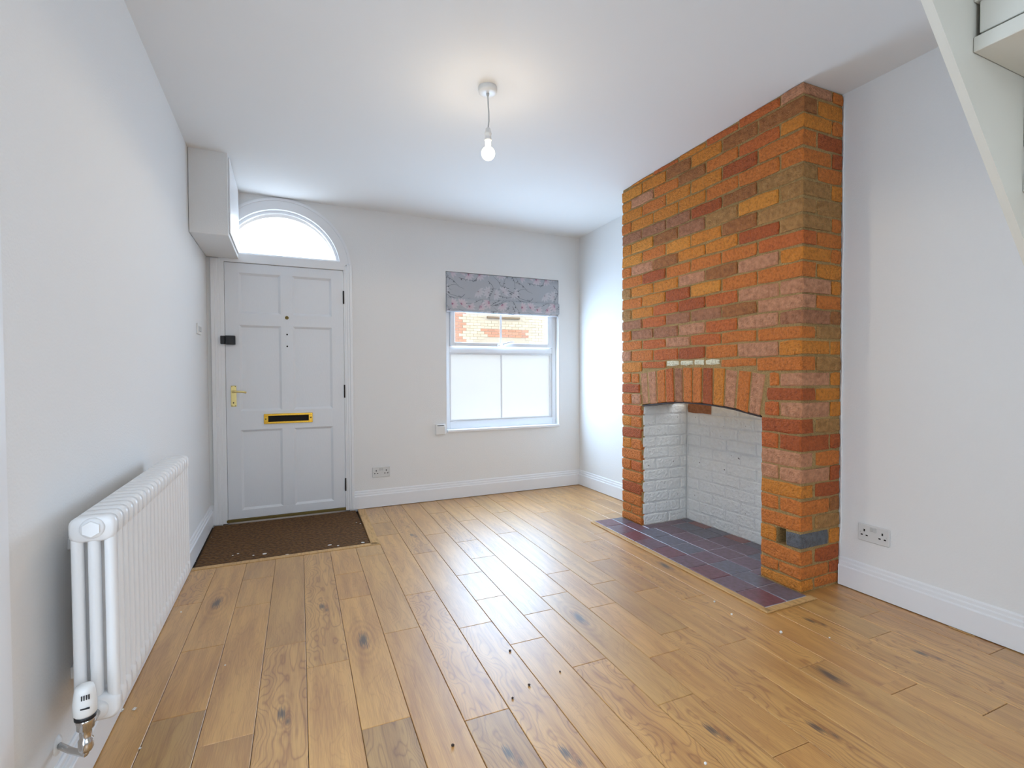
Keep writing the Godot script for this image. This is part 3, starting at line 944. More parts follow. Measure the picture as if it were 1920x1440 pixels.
	for rg in rings:
		var poly := arc(c, rg[0], PI - 0.06, 0.06, 30)
		var outer := arc(c, rg[1], 0.06, PI - 0.06, 30)
		for k in outer.size():   # the moulding dies into the ceiling
			outer[k].y = minf(outer[k].y, 2.503)
		poly.append_array(outer)
		part("fanlight_ring", prism(poly, 2, rg[2], rg[3]), M.gloss_paint, t)
	var f := thing("window_2", "half round fanlight of clear glass over the front door", "fanlight", Vector3.ZERO, "structure")
	var gl := arc(c, 0.425, PI, 0.0, 30)
	part("pane", prism(gl, 2, -0.1, -0.096), M.glass, f)

func thing_part(called: String, parent: Node3D) -> Node3D:
	var o := Node3D.new()
	o.name = called
	parent.add_child(o, true)
	return o

# ---------------------------------------------------------------- window, blind
func window() -> void:
	var w := thing("window_1", "white window with clear top casement and frosted lower panes", "window", Vector3.ZERO, "structure")
	var x0 := 1.838
	var x1 := 2.99
	var zf := -0.055
	var zb := -0.12
	part("frame_jamb", box_mesh(Vector3(x0, 0.62, zb), Vector3(1.886, 2.045, zf), 0.004), M.upvc, w)
	part("frame_jamb", box_mesh(Vector3(2.945, 0.62, zb), Vector3(x1, 2.045, zf), 0.004), M.upvc, w)
	part("frame_sill_rail", box_mesh(Vector3(1.885, 0.62, zb), Vector3(2.946, 0.692, zf), 0.004), M.upvc, w)
	part("frame_head", box_mesh(Vector3(1.885, 1.99, zb), Vector3(2.946, 2.045, zf), 0.004), M.upvc, w)
	part("frame_transom", box_mesh(Vector3(1.885, 1.318, zb), Vector3(2.946, 1.374, zf), 0.005), M.upvc, w)
	# opening casement above
	var cs := thing_part("casement", w)
	for b in [[1.892, 1.378, 1.934, 1.986], [2.888, 1.378, 2.938, 1.986], [1.933, 1.378, 2.889, 1.417], [1.933, 1.945, 2.889, 1.986]]:
		part("casement_rail", box_mesh(Vector3(b[0], b[1], -0.1), Vector3(b[2], b[3], -0.04), 0.004), M.upvc, cs)
	part("pane", box_mesh(Vector3(1.93, 1.415, -0.085), Vector3(2.892, 1.95, -0.081)), M.glass, cs)
	part("glazing_bar", box_mesh(Vector3(2.392, 1.417, -0.079), Vector3(2.41, 1.945, -0.066), 0.003), M.upvc, cs)
	part("window_handle", box_mesh(Vector3(2.35, 1.386, -0.04), Vector3(2.43, 1.404, -0.028), 0.004), M.upvc, cs)
	part("handle_lever", tube([Vector3(2.385, 1.397, -0.028), Vector3(2.39, 1.4, 0.0), Vector3(2.42, 1.412, 0.006), Vector3(2.47, 1.424, 0.006), Vector3(2.50, 1.426, 0.004)], 0.0085, 8), M.upvc, cs)
	# fixed frosted light below
	for b in [[1.886, 0.692, 1.9, 1.318], [2.928, 0.692, 2.945, 1.318], [1.9, 0.692, 2.928, 0.704], [1.9, 1.304, 2.928, 1.318]]:
		part("glazing_bead", box_mesh(Vector3(b[0], b[1], -0.09), Vector3(b[2], b[3], -0.066), 0.002), M.upvc, w)
	part("frosted_pane", box_mesh(Vector3(1.898, 0.7, -0.0865), Vector3(2.93, 1.308, -0.0845)), M.frosted_glass, w)
	part("glazing_bar", box_mesh(Vector3(2.398, 0.704, -0.0835), Vector3(2.412, 1.304, -0.074), 0.002), M.upvc, w)
	# sill board
	part("sill", box_mesh(Vector3(1.842, 0.598, -0.125), Vector3(2.992, 0.6235, 0.018), 0.004), M.gloss_paint, w)
	# roman blind
	var b := thing("roman_blind", "grey roman blind printed with pale magnolia flowers, drawn halfway up the window", "blind")
	var bx0 := 1.842
	var bx1 := 2.985
	part("head_rail", box_mesh(Vector3(bx0, 2.005, -0.03), Vector3(bx1, 2.042, -0.006), 0.002), M.blind_lining, b)
	# path of the cloth: (z, y, distance along the print)
	var path := [[-0.012, 2.043], [-0.002, 2.04], [0.001, 1.99], [0.003, 1.9], [0.006, 1.82], [0.009, 1.795]]
	var fold1 := [[0.014, 1.81], [0.022, 1.806], [0.0245, 1.79], [0.023, 1.74], [0.024, 1.716], [0.016, 1.708]]
	var fold2 := [[0.012, 1.728], [0.017, 1.722], [0.018, 1.7], [0.013, 1.684], [0.0, 1.682], [-0.018, 1.684], [-0.022, 1.7]]
	cloth("cloth", path, bx0, bx1, 0.0, b)
	cloth("fold", fold1, bx0 - 0.004, bx1 + 0.002, 0.46, b)
	cloth("fold", fold2, bx0 - 0.004, bx1 - 0.01, 0.63, b)
	part("lining", box_mesh(Vector3(bx0 + 0.003, 1.69, -0.012), Vector3(bx1 - 0.003, 2.0, -0.0095)), M.blind_lining, b)
	# small white box by the sill
	var j := thing("junction_box", "small white surface box on the wall left of the window sill", "junction box", Vector3(1.774, 0.632, 0))
	part("box_body", box_mesh(Vector3(-0.044, -0.046, 0), Vector3(0.044, 0.046, 0.024), 0.004), M.plastic_white, j)
	part("box_lid", box_mesh(Vector3(-0.041, -0.043, 0.024), Vector3(0.041, 0.028, 0.029), 0.002), M.plastic_white, j)
	part("vent_slot", box_mesh(Vector3(-0.03, 0.033, 0.0235), Vector3(0.028, 0.0385, 0.0248)), M.black_plastic, j)

func cloth(called: String, pts: Array, x0: float, x1: float, v0: float, parent: Node3D) -> void:
	var st := SurfaceTool.new()
	st.begin(Mesh.PRIMITIVE_TRIANGLES)
	st.set_smooth_group(0)
	var n := 24
	var dist := v0
	var put := func(p: Vector3, uv: Vector2) -> void:
		st.set_uv(uv)
		st.add_vertex(p)
	for i in pts.size() - 1:
		var a := Vector2(pts[i][0], pts[i][1])
		var b := Vector2(pts[i + 1][0], pts[i + 1][1])
		var d2 := dist + a.distance_to(b)
		for k in n:
			var xa := lerpf(x0, x1, float(k) / n)
			var xb := lerpf(x0, x1, float(k + 1) / n)
			var w := func(x: float, p: Vector2) -> Vector3: return Vector3(x, p.y + 0.002 * sin(x * 9.0 + p.y * 20.0) * (0.3 if p.y > 1.9 else 1.0), p.x + 0.0015 * sin(x * 14.0 + 1.0))
			var A: Vector3 = w.call(xa, a)
			var B: Vector3 = w.call(xb, a)
			var C: Vector3 = w.call(xb, b)
			var D: Vector3 = w.call(xa, b)
			var ua := (xa - 1.84) / 0.69
			var ub := (xb - 1.84) / 0.69
			var va := dist / 0.52
			var vb := d2 / 0.52
			put.call(A, Vector2(ua, va)); put.call(B, Vector2(ub, va)); put.call(C, Vector2(ub, vb))
			put.call(A, Vector2(ua, va)); put.call(C, Vector2(ub, vb)); put.call(D, Vector2(ua, vb))
		dist = d2
	part(called, done(st), M.blind_fabric, parent)

# ---------------------------------------------------------------- cupboard over the door
func cupboard() -> void:
	var c := thing("meter_cupboard", "white boxed in cupboard high in the corner above the front door", "cupboard")
	var lo := Vector3(0.002, 2.004, 0.003)
	part("box_front", box_mesh(lo, Vector3(0.213, 2.527, 0.7), 0.002), M.wall_paint, c)
	var d := part("cupboard_door", box_mesh(Vector3(0.2135, 2.03, 0.05), Vector3(0.2225, 2.505, 0.665), 0.003), M.gloss_paint, c)
	part("hinge", box_mesh(Vector3(0.2225, 2.1, 0.045), Vector3(0.2245, 2.14, 0.056)), M.hinge_metal, d)

# ---------------------------------------------------------------- radiator
func radiator() -> void:
	var xb := 0.058
	var xf := 0.15
	var y0 := 0.277
	var y1 := 0.783
	var z_near := 2.79
	var pitch := 0.0462
	var r := thing("radiator", "white three column radiator mounted on the left wall", "radiator")
	# one section
	var st := st_new(false)
	var xs := [xb + 0.0135, (xb + xf) / 2, xf - 0.0135]
	for x in xs:
		var prof := []
		for i in 12:
			var a := TAU * i / 12
			prof.append(Vector2(signf(cos(a)) * pow(absf(cos(a)), 0.8), signf(sin(a)) * pow(absf(sin(a)), 0.8)))
		for i in 12:
			var p: Vector2 = prof[i]
			var q: Vector2 = prof[(i + 1) % 12]
			var A := Vector3(x + p.x * 0.0125, y0 + 0.03, p.y * 0.0145)
			var B := Vector3(x + q.x * 0.0125, y0 + 0.03, q.y * 0.0145)
			quad(st, A, B, B + Vector3(0, y1 - y0 - 0.06, 0), A + Vector3(0, y1 - y0 - 0.06, 0), Vector3(p.x + q.x, 0, p.y + q.y))
	# headers: rounded blocks at top and bottom
	for e in 2:
		var ya: float = y0 if e == 0 else y1 - 0.062
		var yb: float = y0 + 0.062 if e == 0 else y1
		var out := PackedVector2Array()
		var rr := 0.02
		var cor := [[xf - rr, ya + rr, -PI / 2], [xf - rr, yb - rr, 0.0], [xb + rr, yb - rr, PI / 2], [xb + rr, ya + rr, PI]]
		for k in 4:
			for s in 5:
				var a2: float = cor[k][2] + PI / 2 * s / 4
				out.append(Vector2(cor[k][0] + cos(a2) * rr, cor[k][1] + sin(a2) * rr))
		var mid := Vector2((xb + xf) / 2, (ya + yb) / 2)
		var lay := [[-0.0185, 0.88], [-0.012, 1.0], [0.012, 1.0], [0.0185, 0.88]]
		var ring := func(z: float, s: float) -> Array:
			var o := []
			for p in out:
				var dlt := p - mid
				o.append(Vector3(mid.x + signf(dlt.x) * maxf(absf(dlt.x) - (1.0 - s) * 0.05, 0.0), mid.y + signf(dlt.y) * maxf(absf(dlt.y) - (1.0 - s) * 0.05, 0.0), z))
			return o
		for k in 3:
			var A: Array = ring.call(lay[k][0], lay[k][1])
			var B: Array = ring.call(lay[k + 1][0], lay[k + 1][1])
			for i in A.size():
				var i1 := (i + 1) % A.size()
				var nn := Vector3(A[i].x + A[i1].x - 2 * mid.x, A[i].y + A[i1].y - 2 * mid.y, (lay[k][0] + lay[k + 1][0]))
				quad(st, A[i], A[i1], B[i1], B[i], nn)
		for e2 in [0, 3]:
			var A: Array = ring.call(lay[e2][0], lay[e2][1])
			var cc := Vector3(mid.x, mid.y, lay[e2][0])
			for i in A.size():
				tri(st, cc, A[i], A[(i + 1) % A.size()], Vector3(0, 0, lay[e2][0]))
	var sec := done(st)
	for k in 22:
		part("section", sec, M.radiator_enamel, r, Vector3(0, 0, z_near - 0.019 - k * pitch))
	# end plug with hexagon, lower boss
	part("end_plug", lathe([Vector2(0.0, 0.01), Vector2(0.0225, 0.01), Vector2(0.025, 0.005), Vector2(0.025, 0.0)], Vector3(0.106, 0.7555, z_near - 0.003), Vector3.BACK, 24), M.radiator_enamel, r)
	part("end_plug_hexagon", lathe([Vector2(0.0, 0.005), Vector2(0.019, 0.005), Vector2(0.02, 0.0)], Vector3(0.106, 0.7555, z_near + 0.007), Vector3.BACK, 6, true), M.radiator_enamel, r)
	part("end_plug", lathe([Vector2(0.0, 0.01), Vector2(0.02, 0.01), Vector2(0.0225, 0.004), Vector2(0.0225, 0.0)], Vector3(0.108, 0.308, z_near - 0.001), Vector3.BACK, 24), M.radiator_enamel, r)
	for p in [[1.95, 0.33], [2.6, 0.33], [1.95, 0.68], [2.6, 0.68]]:
		part("wall_bracket", box_mesh(Vector3(0.0, p[1] - 0.02, p[0] - 0.012), Vector3(0.062, p[1] + 0.012, p[0] + 0.012), 0.002), M.radiator_enamel, r)
	# thermostatic valve
	var v := thing_part("thermostatic_valve", r)
	var vx := 0.101
	var vz := 2.845
	part("valve_tail", tube([Vector3(0.106, 0.306, 2.797), Vector3(0.104, 0.303, 2.82), Vector3(vx, 0.3, vz)], 0.0105, 12), M.chrome, v)
	part("valve_body", lathe([Vector2(0.0, -0.062), Vector2(0.011, -0.062), Vector2(0.0145, -0.055), Vector2(0.0145, -0.035), Vector2(0.0115, -0.032), Vector2(0.0115, -0.012), Vector2(0.0165, -0.008), Vector2(0.0165, 0.006), Vector2(0.018, 0.008), Vector2(0.018, 0.016), Vector2(0.0, 0.016)], Vector3(vx, 0.31, vz), Vector3.UP, 20), M.chrome, v)
	part("valve_collar", lathe([Vector2(0.0, 0.0), Vector2(0.0205, 0.0), Vector2(0.0205, 0.008), Vector2(0.0, 0.008)], Vector3(vx, 0.326, vz), Vector3.UP, 22), M.black_plastic, v)
	var hd := part("valve_head", lathe([Vector2(0.0, 0.0), Vector2(0.019, 0.0), Vector2(0.0222, 0.005), Vector2(0.0228, 0.03), Vector2(0.0205, 0.05), Vector2(0.019, 0.06), Vector2(0.0165, 0.068), Vector2(0.008, 0.0715), Vector2(0.0, 0.072)], Vector3(vx, 0.334, vz), Vector3.UP, 24), M.plastic_white, v)
	for k in 4:
		part("vent_slot", box_mesh(Vector3(vx - 0.0005 + k * 0.0042, 0.3775, vz + 0.0195 - k * 0.001), Vector3(vx + 0.0015 + k * 0.0042, 0.388, vz + 0.0225 - k * 0.001)), M.black_plastic, hd)
	part("setting_mark", box_mesh(Vector3(vx - 0.002, 0.357, vz + 0.0205), Vector3(vx + 0.015, 0.36, vz + 0.0235)), M.black_plastic, hd)
	part("supply_pipe", tube([Vector3(vx, 0.25, vz), Vector3(vx - 0.003, 0.24, vz - 0.002), Vector3(vx - 0.014, 0.232, vz - 0.02), Vector3(0.05, 0.215, 2.775), Vector3(0.002, 0.192, 2.70)], 0.0075, 10), M.chrome, v)
	part("pipe_cover", lathe([Vector2(0.0, 0.008), Vector2(0.012, 0.008), Vector2(0.022, 0.003), Vector2(0.024, 0.0)], Vector3(0.0, 0.192, 2.70), Vector3.RIGHT, 20), M.plastic_white, v)

# ---------------------------------------------------------------- sockets, switch
func socket(called_label: String, at: Vector3, turn: float) -> void:
	var s := thing("double_socket", called_label, "wall socket", at, "", "double wall sockets")
	s.rotation.y = turn
	part("face_plate", box_mesh(Vector3(-0.0735, -0.0435, 0), Vector3(0.0735, 0.0435, 0.0095), 0.003), M.socket_plate, s)
	for sx in [-1.0, 1.0]:
		part("switch_rocker", box_mesh(Vector3(sx * 0.0085 - 0.0065, 0.012, 0.0095), Vector3(sx * 0.0085 + 0.0065, 0.034, 0.0125), 0.001), M.plastic_grey, s)
		var cx: float = sx * 0.042
		for h in [[0.0, 0.012, 0.0034, 0.006], [-0.012, -0.012, 0.005, 0.0032], [0.012, -0.012, 0.005, 0.0032]]:
			part("pin_hole", box_mesh(Vector3(cx + h[0] - h[2], h[1] - h[3], 0.0085), Vector3(cx + h[0] + h[2], h[1] + h[3], 0.0099)), M.dark_void, s)
		part("plate_screw", lathe([Vector2(0, 0.001), Vector2(0.003, 0.0008), Vector2(0.0035, 0)], Vector3(sx * 0.061, 0.0, 0.0095), Vector3.BACK, 10), M.plastic_grey, s)

func fittings() -> void:
	socket("white double socket on the street wall between door and window", Vector3(1.255, 0.297, 0), 0.0)
	socket("white double socket on the right wall beside the brick chimney", Vector3(XR, 0.311, 2.792), -PI / 2)
	var sw := thing("light_switch", "white light switch plate on the left wall beside the front door", "switch", Vector3(0, 1.434, 0.405))
	part("face_plate", box_mesh(Vector3(0, -0.036, -0.07), Vector3(0.009, 0.036, 0.07), 0.003), M.plastic_white, sw)
	for z in [-0.035, 0.0, 0.035]:
		part("switch_rocker", box_mesh(Vector3(0.009, -0.016, z - 0.011), Vector3(0.013, 0.016, z + 0.011), 0.001), M.plastic_grey, sw)

# ---------------------------------------------------------------- pendant
func pendant() -> void:
	var yc := ceil_h(1.466, 1.98)
	var p := thing("pendant_light", "bare lit bulb hanging from a white ceiling rose on a short cord", "pendant light", Vector3(1.466, yc, 1.98))
	part("ceiling_rose", lathe([Vector2(0.0, -0.027), Vector2(0.01, -0.0275), Vector2(0.036, -0.0265), Vector2(0.0445, -0.023), Vector2(0.047, -0.016), Vector2(0.047, 0.0005)], Vector3.ZERO, Vector3.UP, 32), M.plastic_white, p)
	part("cord_grip", lathe([Vector2(0.0, -0.014), Vector2(0.006, -0.012), Vector2(0.008, -0.004), Vector2(0.008, 0.0)], Vector3(0, -0.027, 0), Vector3.UP, 14), M.plastic_grey, p)
	part("cord", tube([Vector3(0, -0.035, 0), Vector3(0.002, -0.08, 0), Vector3(0.005, -0.12, 0), Vector3(0.005, -0.16, 0), Vector3(0.001, -0.198, 0)], 0.0035, 8), M.plastic_grey, p)
	part("lamp_holder", lathe([Vector2(0.006, 0.0), Vector2(0.011, -0.004), Vector2(0.0165, -0.026), Vector2(0.0185, -0.028), Vector2(0.0185, -0.033), Vector2(0.0165, -0.035), Vector2(0.0165, -0.056), Vector2(0.018, -0.058), Vector2(0.018, -0.063), Vector2(0.013, -0.066), Vector2(0.0, -0.066)], Vector3(0, -0.195, 0), Vector3.UP, 24), M.plastic_white, p)
	var prof := [Vector2(0.013, 0.0), Vector2(0.0135, -0.016)]
	for i in 13:
		var a := lerpf(0.42, PI, i / 12.0)
		prof.append(Vector2(sin(a) * 0.0335, -0.063 + cos(a) * 0.0335 + 0.002))
	part("light_bulb", lathe(prof, Vector3(0, -0.261, 0), Vector3.UP, 24), M.bulb_glass, p)
	# the bulb's opaque collar sends most of its light downwards
	var dn := SpotLight3D.new()
	dn.name = "bulb_downlight"
	dn.position = Vector3(0, -0.322, 0)
	dn.rotation.x = -PI / 2
	dn.spot_angle = 88.0
	dn.spot_angle_attenuation = 0.2
	dn.spot_range = 12.0
	dn.spot_attenuation = 2.0
	dn.light_color = Color(1.0, 0.92, 0.8)
	dn.light_energy = 0.34
	dn.light_size = 0.03
	dn.shadow_enabled = true
	p.add_child(dn)
	var l := OmniLight3D.new()
	l.name = "bulb_light"
	l.position = Vector3(0, -0.322, 0)
	l.light_color = Color(1.0, 0.91, 0.78)
	l.light_energy = 0.06
	l.light_size = 0.03
	l.omni_range = 12.0
	l.omni_attenuation = 2.0
	l.shadow_enabled = true
	p.add_child(l)

# ---------------------------------------------------------------- stairs
func stairs() -> void:
	var s := thing("staircase", "white painted open underside of the staircase at the upper right", "staircase")
	var zf := 3.85          # face of the far string, towards the viewer
	var th := 0.013
	var slope := 1.12       # rise over run, climbing towards the left wall
	# lower edge of the string on its face: passes (xe, ye)
	var edge_pt := Vector2(1.6458, 1.5218)
	var run := 0.1767
	var rise := 0.2069
	var t_rear := Vector2(1.5989, 1.6600)
	var wdt := 0.3
	var dirv := Vector2(1.0, -slope).normalized()
	var up := Vector2(-dirv.y, dirv.x)
	if up.y < 0:
		up = -up
	var e0 := edge_pt - dirv * ((2.54 - edge_pt.y) / slope * sqrt(1.0 + slope * slope))
	var e1 := edge_pt + dirv * (edge_pt.y / slope * sqrt(1.0 + slope * slope))
	for z in [[zf - th, zf], [4.66, 4.68]]:
		var poly := PackedVector2Array([e0, e1, Vector2(minf(e1.x + 0.3, XR - 0.03), 0.0), Vector2(minf(e1.x + 0.3, XR - 0.03), 0.12), Vector2(e0.x + 0.36, 2.54)])
		var me := prism(poly, 2, z[0], z[1])
		part("string_board", me, M.stair_paint, s)
	for k in range(-4, 8):
		var xr: float = t_rear.x + k * run
		var yb: float = t_rear.y - k * rise
		if yb < 0.02 or yb + 0.03 > 2.5:
			continue
		part("tread", box_mesh(Vector3(xr, yb, zf + 0.0005), Vector3(xr + run + 0.02, yb + 0.025, 4.66), 0.001), M.stair_paint, s)
		# batten under the nosing, then the set back riser panel
		var xf := xr + run
		part("riser_batten", box_mesh(Vector3(xf, yb - rise + 0.083, zf + 0.0005), Vector3(xf + 0.02, yb - 0.0003, 4.66), 0.001), M.stair_paint, s)
		part("riser", box_mesh(Vector3(xf + 0.006, yb - rise + 0.0305, zf + 0.006), Vector3(xf + 0.018, yb - rise + 0.0828, 4.66), 0.001), M.stair_paint, s)
		part("riser_backing", box_mesh(Vector3(xf + 0.022, yb - rise + 0.026, zf + 0.001), Vector3(xf + 0.03, yb - 0.001, 4.655)), M.dark_void, s)

# ---------------------------------------------------------------- crumbs
func crumb(called: String, label: String, at: Vector3, r: float, m: Material, flat := 0.7) -> void:
	var st := st_new()
	var pts := []
	for i in 3:
		for k in 6:
			var a := TAU * k / 6 + i * 0.5
			var rr: float = r * [0.75, 1.0, 0.55][i] * rng.randf_range(0.7, 1.15)
			pts.append(Vector3(cos(a) * rr, r * flat * [0.0, 0.8, 1.5][i], sin(a) * rr))
	for i in 2:
		for k in 6:
			var k1 := (k + 1) % 6
			quad(st, pts[i * 6 + k], pts[i * 6 + k1], pts[i * 6 + 6 + k1], pts[i * 6 + 6 + k], (pts[i * 6 + k] + pts[i * 6 + 6 + k1]) * Vector3(1, 0, 1) + Vector3(0, 0.002 * i, 0))
	for k in range(1, 5):
		tri(st, pts[12], pts[12 + k], pts[13 + k], Vector3.UP)
		tri(st, pts[0], pts[k], pts[k + 1], Vector3.DOWN)
	solo(called, done(st), m, label, "crumb", "", "crumbs on the floor" if at.y > -0.001 else "crumbs on the doormat", at)

func crumbs() -> void:
	crumb("plaster_crumb", "flat white plaster crumb on the floor close to the hearth edging", Vector3(2.436, 0.0003, 2.507), 0.0060, M.plaster, 0.70)
	crumb("plaster_crumb", "round white plaster crumb below the hearth corner, left one", Vector3(2.409, 0.0003, 2.635), 0.0060, M.plaster, 0.70)
	crumb("plaster_crumb", "largest white plaster crumb on the floor right of the hearth corner", Vector3(2.471, 0.0003, 2.841), 0.0080, M.plaster, 0.70)
	crumb("plaster_crumb", "white plaster crumb at the bottom edge, right of centre", Vector3(1.624, 0.0003, 3.246), 0.0050, M.plaster, 0.70)
	crumb("plaster_crumb", "tiny white crumb on the boards near the right socket", Vector3(2.619, 0.0003, 2.955), 0.0040, M.plaster, 0.70)
	crumb("plaster_crumb", "tiny white crumb on the wavy grained plank left of centre", Vector3(0.307, 0.0003, 2.109), 0.0040, M.plaster, 0.70)
	crumb("plaster_crumb", "white plaster crumb on the boards by the radiator valve", Vector3(0.058, 0.0003, 2.273), 0.0070, M.plaster, 0.70)
	crumb("plaster_crumb", "white plaster crumb right under the near end of the radiator", Vector3(0.019, 0.0003, 2.263), 0.0080, M.plaster, 0.70)
	crumb("plaster_crumb", "small pale crumb beside the far part of the radiator", Vector3(0.066, 0.0003, 1.525), 0.0050, M.plaster, 0.70)
	crumb("plaster_crumb", "tiny white crumb on the plank seam at the bottom left", Vector3(0.122, 0.0003, 2.494), 0.0040, M.plaster, 0.70)
	crumb("dark_crumb", "short dark splinter in the window reflection on the floor", Vector3(1.322, 0.0003, 2.712), 0.0060, M.dark_crumb, 0.70)
	crumb("dark_crumb", "small dark crumb in the middle of the floor", Vector3(1.238, 0.0003, 2.753), 0.0050, M.dark_crumb, 0.70)
	crumb("dark_crumb", "tiny dark crumb at the right of the floor reflection", Vector3(1.464, 0.0003, 2.687), 0.0040, M.dark_crumb, 0.70)
	crumb("dark_crumb", "dark crumb at the bottom edge, centre of the floor", Vector3(0.984, 0.0003, 2.877), 0.0060, M.dark_crumb, 0.70)
	crumb("dark_crumb", "grey brown round crumb on the bright floor reflection", Vector3(1.349, 0.0003, 2.481), 0.0060, M.dark_crumb, 0.70)
	solo("wood_splinter", box_mesh(Vector3(-0.003, 0.0003, -0.045), Vector3(0.003, 0.004, 0.045), 0.001), M.oak_trim, "pale wood splinter on the floor along the right skirting board", "splinter", "", "", Vector3(3.184, 0, 3.160))
	crumb("mat_crumb", "largest white fluff patch at the front edge of the doormat", Vector3(0.392, -0.0057, 0.813), 0.0160, M.plaster, 0.12)
	crumb("mat_crumb", "white fluff right of the largest patch on the doormat", Vector3(0.525, -0.0057, 0.895), 0.0140, M.plaster, 0.12)
	crumb("mat_crumb", "pale fluff near the right front corner of the doormat", Vector3(0.780, -0.0057, 0.818), 0.0130, M.plaster, 0.12)
	crumb("mat_crumb", "small pale fluff left of the doormat corner fluff", Vector3(0.831, -0.0057, 0.853), 0.0090, M.plaster, 0.12)
	crumb("mat_crumb", "pale fluff in the right front corner of the doormat", Vector3(0.988, -0.0057, 0.861), 0.0130, M.plaster, 0.12)
	crumb("mat_crumb", "tiny white crumb left of the largest doormat patch", Vector3(0.331, -0.0057, 0.814), 0.0070, M.plaster, 0.12)
	crumb("mat_crumb", "tiny white crumb at the front left of the doormat", Vector3(0.240, -0.0057, 0.738), 0.0070, M.plaster, 0.12)
	crumb("mat_crumb", "leftmost small white crumb on the doormat front", Vector3(0.212, -0.0057, 0.759), 0.0060, M.plaster, 0.12)
	crumb("mat_crumb", "white crumb at the front edge, middle of the doormat", Vector3(0.656, -0.0057, 0.917), 0.0100, M.plaster, 0.12)
	crumb("mat_crumb", "pale crumb in the left front corner of the doormat", Vector3(0.016, -0.0057, 0.780), 0.0060, M.plaster, 0.12)
	crumb("mat_crumb", "pale crumb at the back left of the doormat", Vector3(0.040, -0.0057, 0.293), 0.0040, M.plaster, 0.12)
	crumb("mat_crumb", "pale crumb at the back right corner of the doormat", Vector3(1.004, -0.0057, 0.371), 0.0060, M.plaster, 0.12)
	crumb("mat_crumb", "pale crumb beside the doormat frame at the back right", Vector3(1.029, -0.0057, 0.411), 0.0060, M.plaster, 0.12)

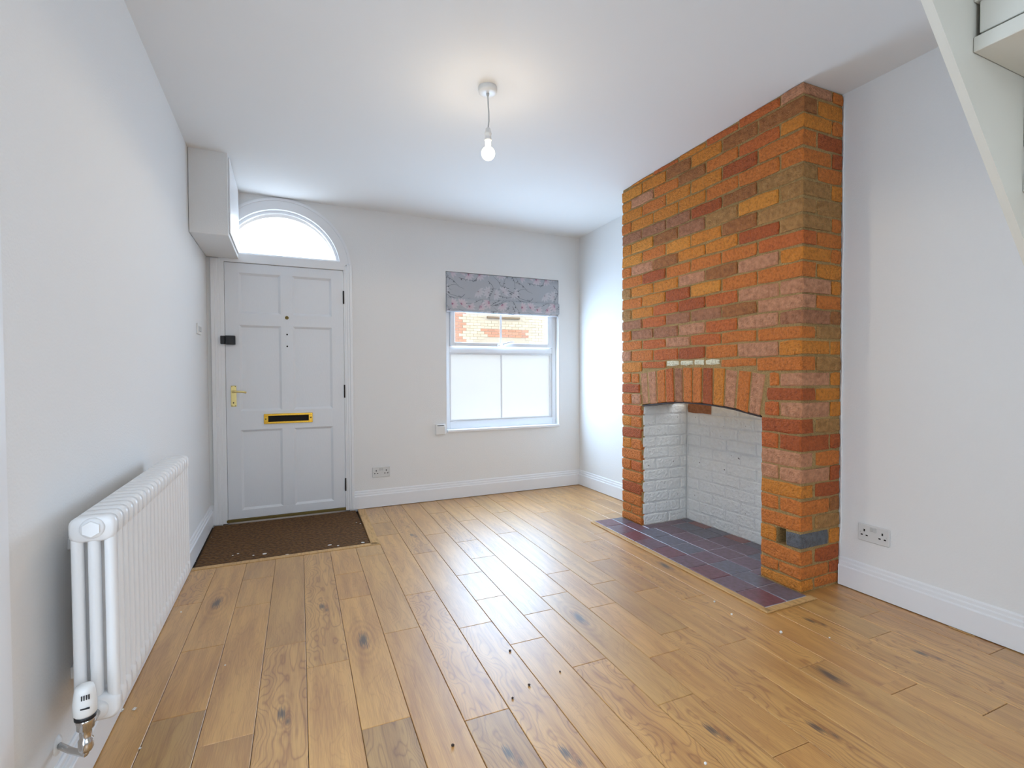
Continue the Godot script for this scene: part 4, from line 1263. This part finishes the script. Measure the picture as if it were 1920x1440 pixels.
# ---------------------------------------------------------------- outside
func outside() -> void:
	solo("street", box_mesh(Vector3(-25, -0.5, -10.0), Vector3(30, -0.3, -0.26)), M.street, "grey road between the two rows of houses", "road", "structure")
	var zh := -9.5
	var h := thing("opposite_house", "pale yellow brick house with red brick trim across the street", "house", Vector3(0, -0.3, zh))
	var wl := st_new()
	add_box(wl, Vector3(-6, 0, -0.3), Vector3(16, 3.8, -0.012))
	part("house_wall", done(wl), mat("house_mortar", rgb8(188, 178, 158), 0.95), h)
	# bricks in one joined part: too small and too far to pick apart
	var st := SurfaceTool.new()
	st.begin(Mesh.PRIMITIVE_TRIANGLES)
	st.set_smooth_group(-1)
	var r := RandomNumberGenerator.new()
	r.seed = 12
	# openings: x0, y0, x1, y1 in the wall's own metres
	var wins := [[5.95, 0.9, 7.15, 2.45], [5.95, 3.08, 7.02, 3.14]]
	var bh := 0.0815
	var row := 0
	while row * bh < 3.75:
		var y := row * bh
		var x := 3.4 - (0.115 if row % 2 else 0.0)
		while x < 10.0:
			var xm := x + 0.11
			var hit := false
			for w in wins:
				if x + 0.22 > w[0] and x < w[2] and y + bh > w[1] and y < w[3]:
					hit = true
			if not hit:
				var red: bool = (xm < 5.14 + (0.12 if (row / 3) % 2 else 0.0)) or (y > 2.42 and y < 2.74 and xm > 5.92 - (y - 2.44) * 0.3 and xm < 7.2 + (y - 2.44) * 0.3)
				var c := (Color(0.52, 0.25, 0.15) if red else Color(0.6, 0.52, 0.38)) * r.randf_range(0.86, 1.12)
				st.set_color(c)
				add_box(st, Vector3(x, y, -0.02), Vector3(x + 0.213, y + bh - 0.011, 0.0))
			x += 0.225
		row += 1
	var bm := part("brick_courses", done(st), M.house_brick, h)
	bm.set_meta("kind", "stuff")
	var w2 := part("house_window_frame", box_mesh(Vector3(5.95, 0.9, -0.1), Vector3(7.15, 2.45, -0.03), 0.01), M.upvc, h)
	part("window_pane", box_mesh(Vector3(6.05, 1.0, -0.028), Vector3(7.05, 2.36, -0.026)), mat("far_pane", rgb8(70, 76, 82), 0.1), w2)
	part("window_sill", box_mesh(Vector3(5.95, 3.08, -0.02), Vector3(7.02, 3.14, 0.06), 0.01), M.house_sill, h)
	var rw := thing("window_3", "wide rear window of clear glass behind the viewer", "window", Vector3.ZERO, "structure")
	for b in [[0.5, 0.7, 0.56, 2.2], [2.44, 0.7, 2.5, 2.2], [0.56, 0.7, 2.44, 0.76], [0.56, 2.14, 2.44, 2.2], [1.47, 0.76, 1.53, 2.14]]:
		part("frame_bar", box_mesh(Vector3(b[0], b[1], 5.42), Vector3(b[2], b[3], 5.5), 0.004), M.upvc, rw)
	part("pane", box_mesh(Vector3(0.55, 0.75, 5.458), Vector3(1.48, 2.15, 5.462)), M.glass, rw)
	part("pane", box_mesh(Vector3(1.52, 0.75, 5.458), Vector3(2.45, 2.15, 5.462)), M.glass, rw)
	var gd := thing("door_2", "white glazed side door at the near end of the left wall", "door", Vector3.ZERO, "structure")
	for b in [[3.03, 0.0, 3.11, 2.1], [3.95, 0.0, 4.03, 2.1], [3.11, 0.0, 3.95, 0.22], [3.11, 2.0, 3.95, 2.1], [3.11, 0.95, 3.95, 1.02]]:
		part("door_rail", box_mesh(Vector3(-0.09, b[1], b[0]), Vector3(-0.04, b[3], b[2]), 0.004), M.upvc, gd)
	part("pane", box_mesh(Vector3(-0.067, 0.21, 3.1), Vector3(-0.063, 0.96, 3.96)), M.glass, gd)
	part("pane", box_mesh(Vector3(-0.067, 1.01, 3.1), Vector3(-0.063, 2.01, 3.96)), M.glass, gd)
	part("lever", tube([Vector3(-0.04, 1.03, 3.07), Vector3(0.0, 1.03, 3.07), Vector3(0.004, 1.03, 3.13)], 0.008, 8), M.chrome, gd)

func _ready() -> void:
	rng.seed = 2024
	camera_and_light()
	materials()
	room()
	skirtings()
	flooring()
	chimney()
	hearth()
	front_door()
	window()
	cupboard()
	radiator()
	fittings()
	pendant()
	stairs()
	crumbs()
	outside()
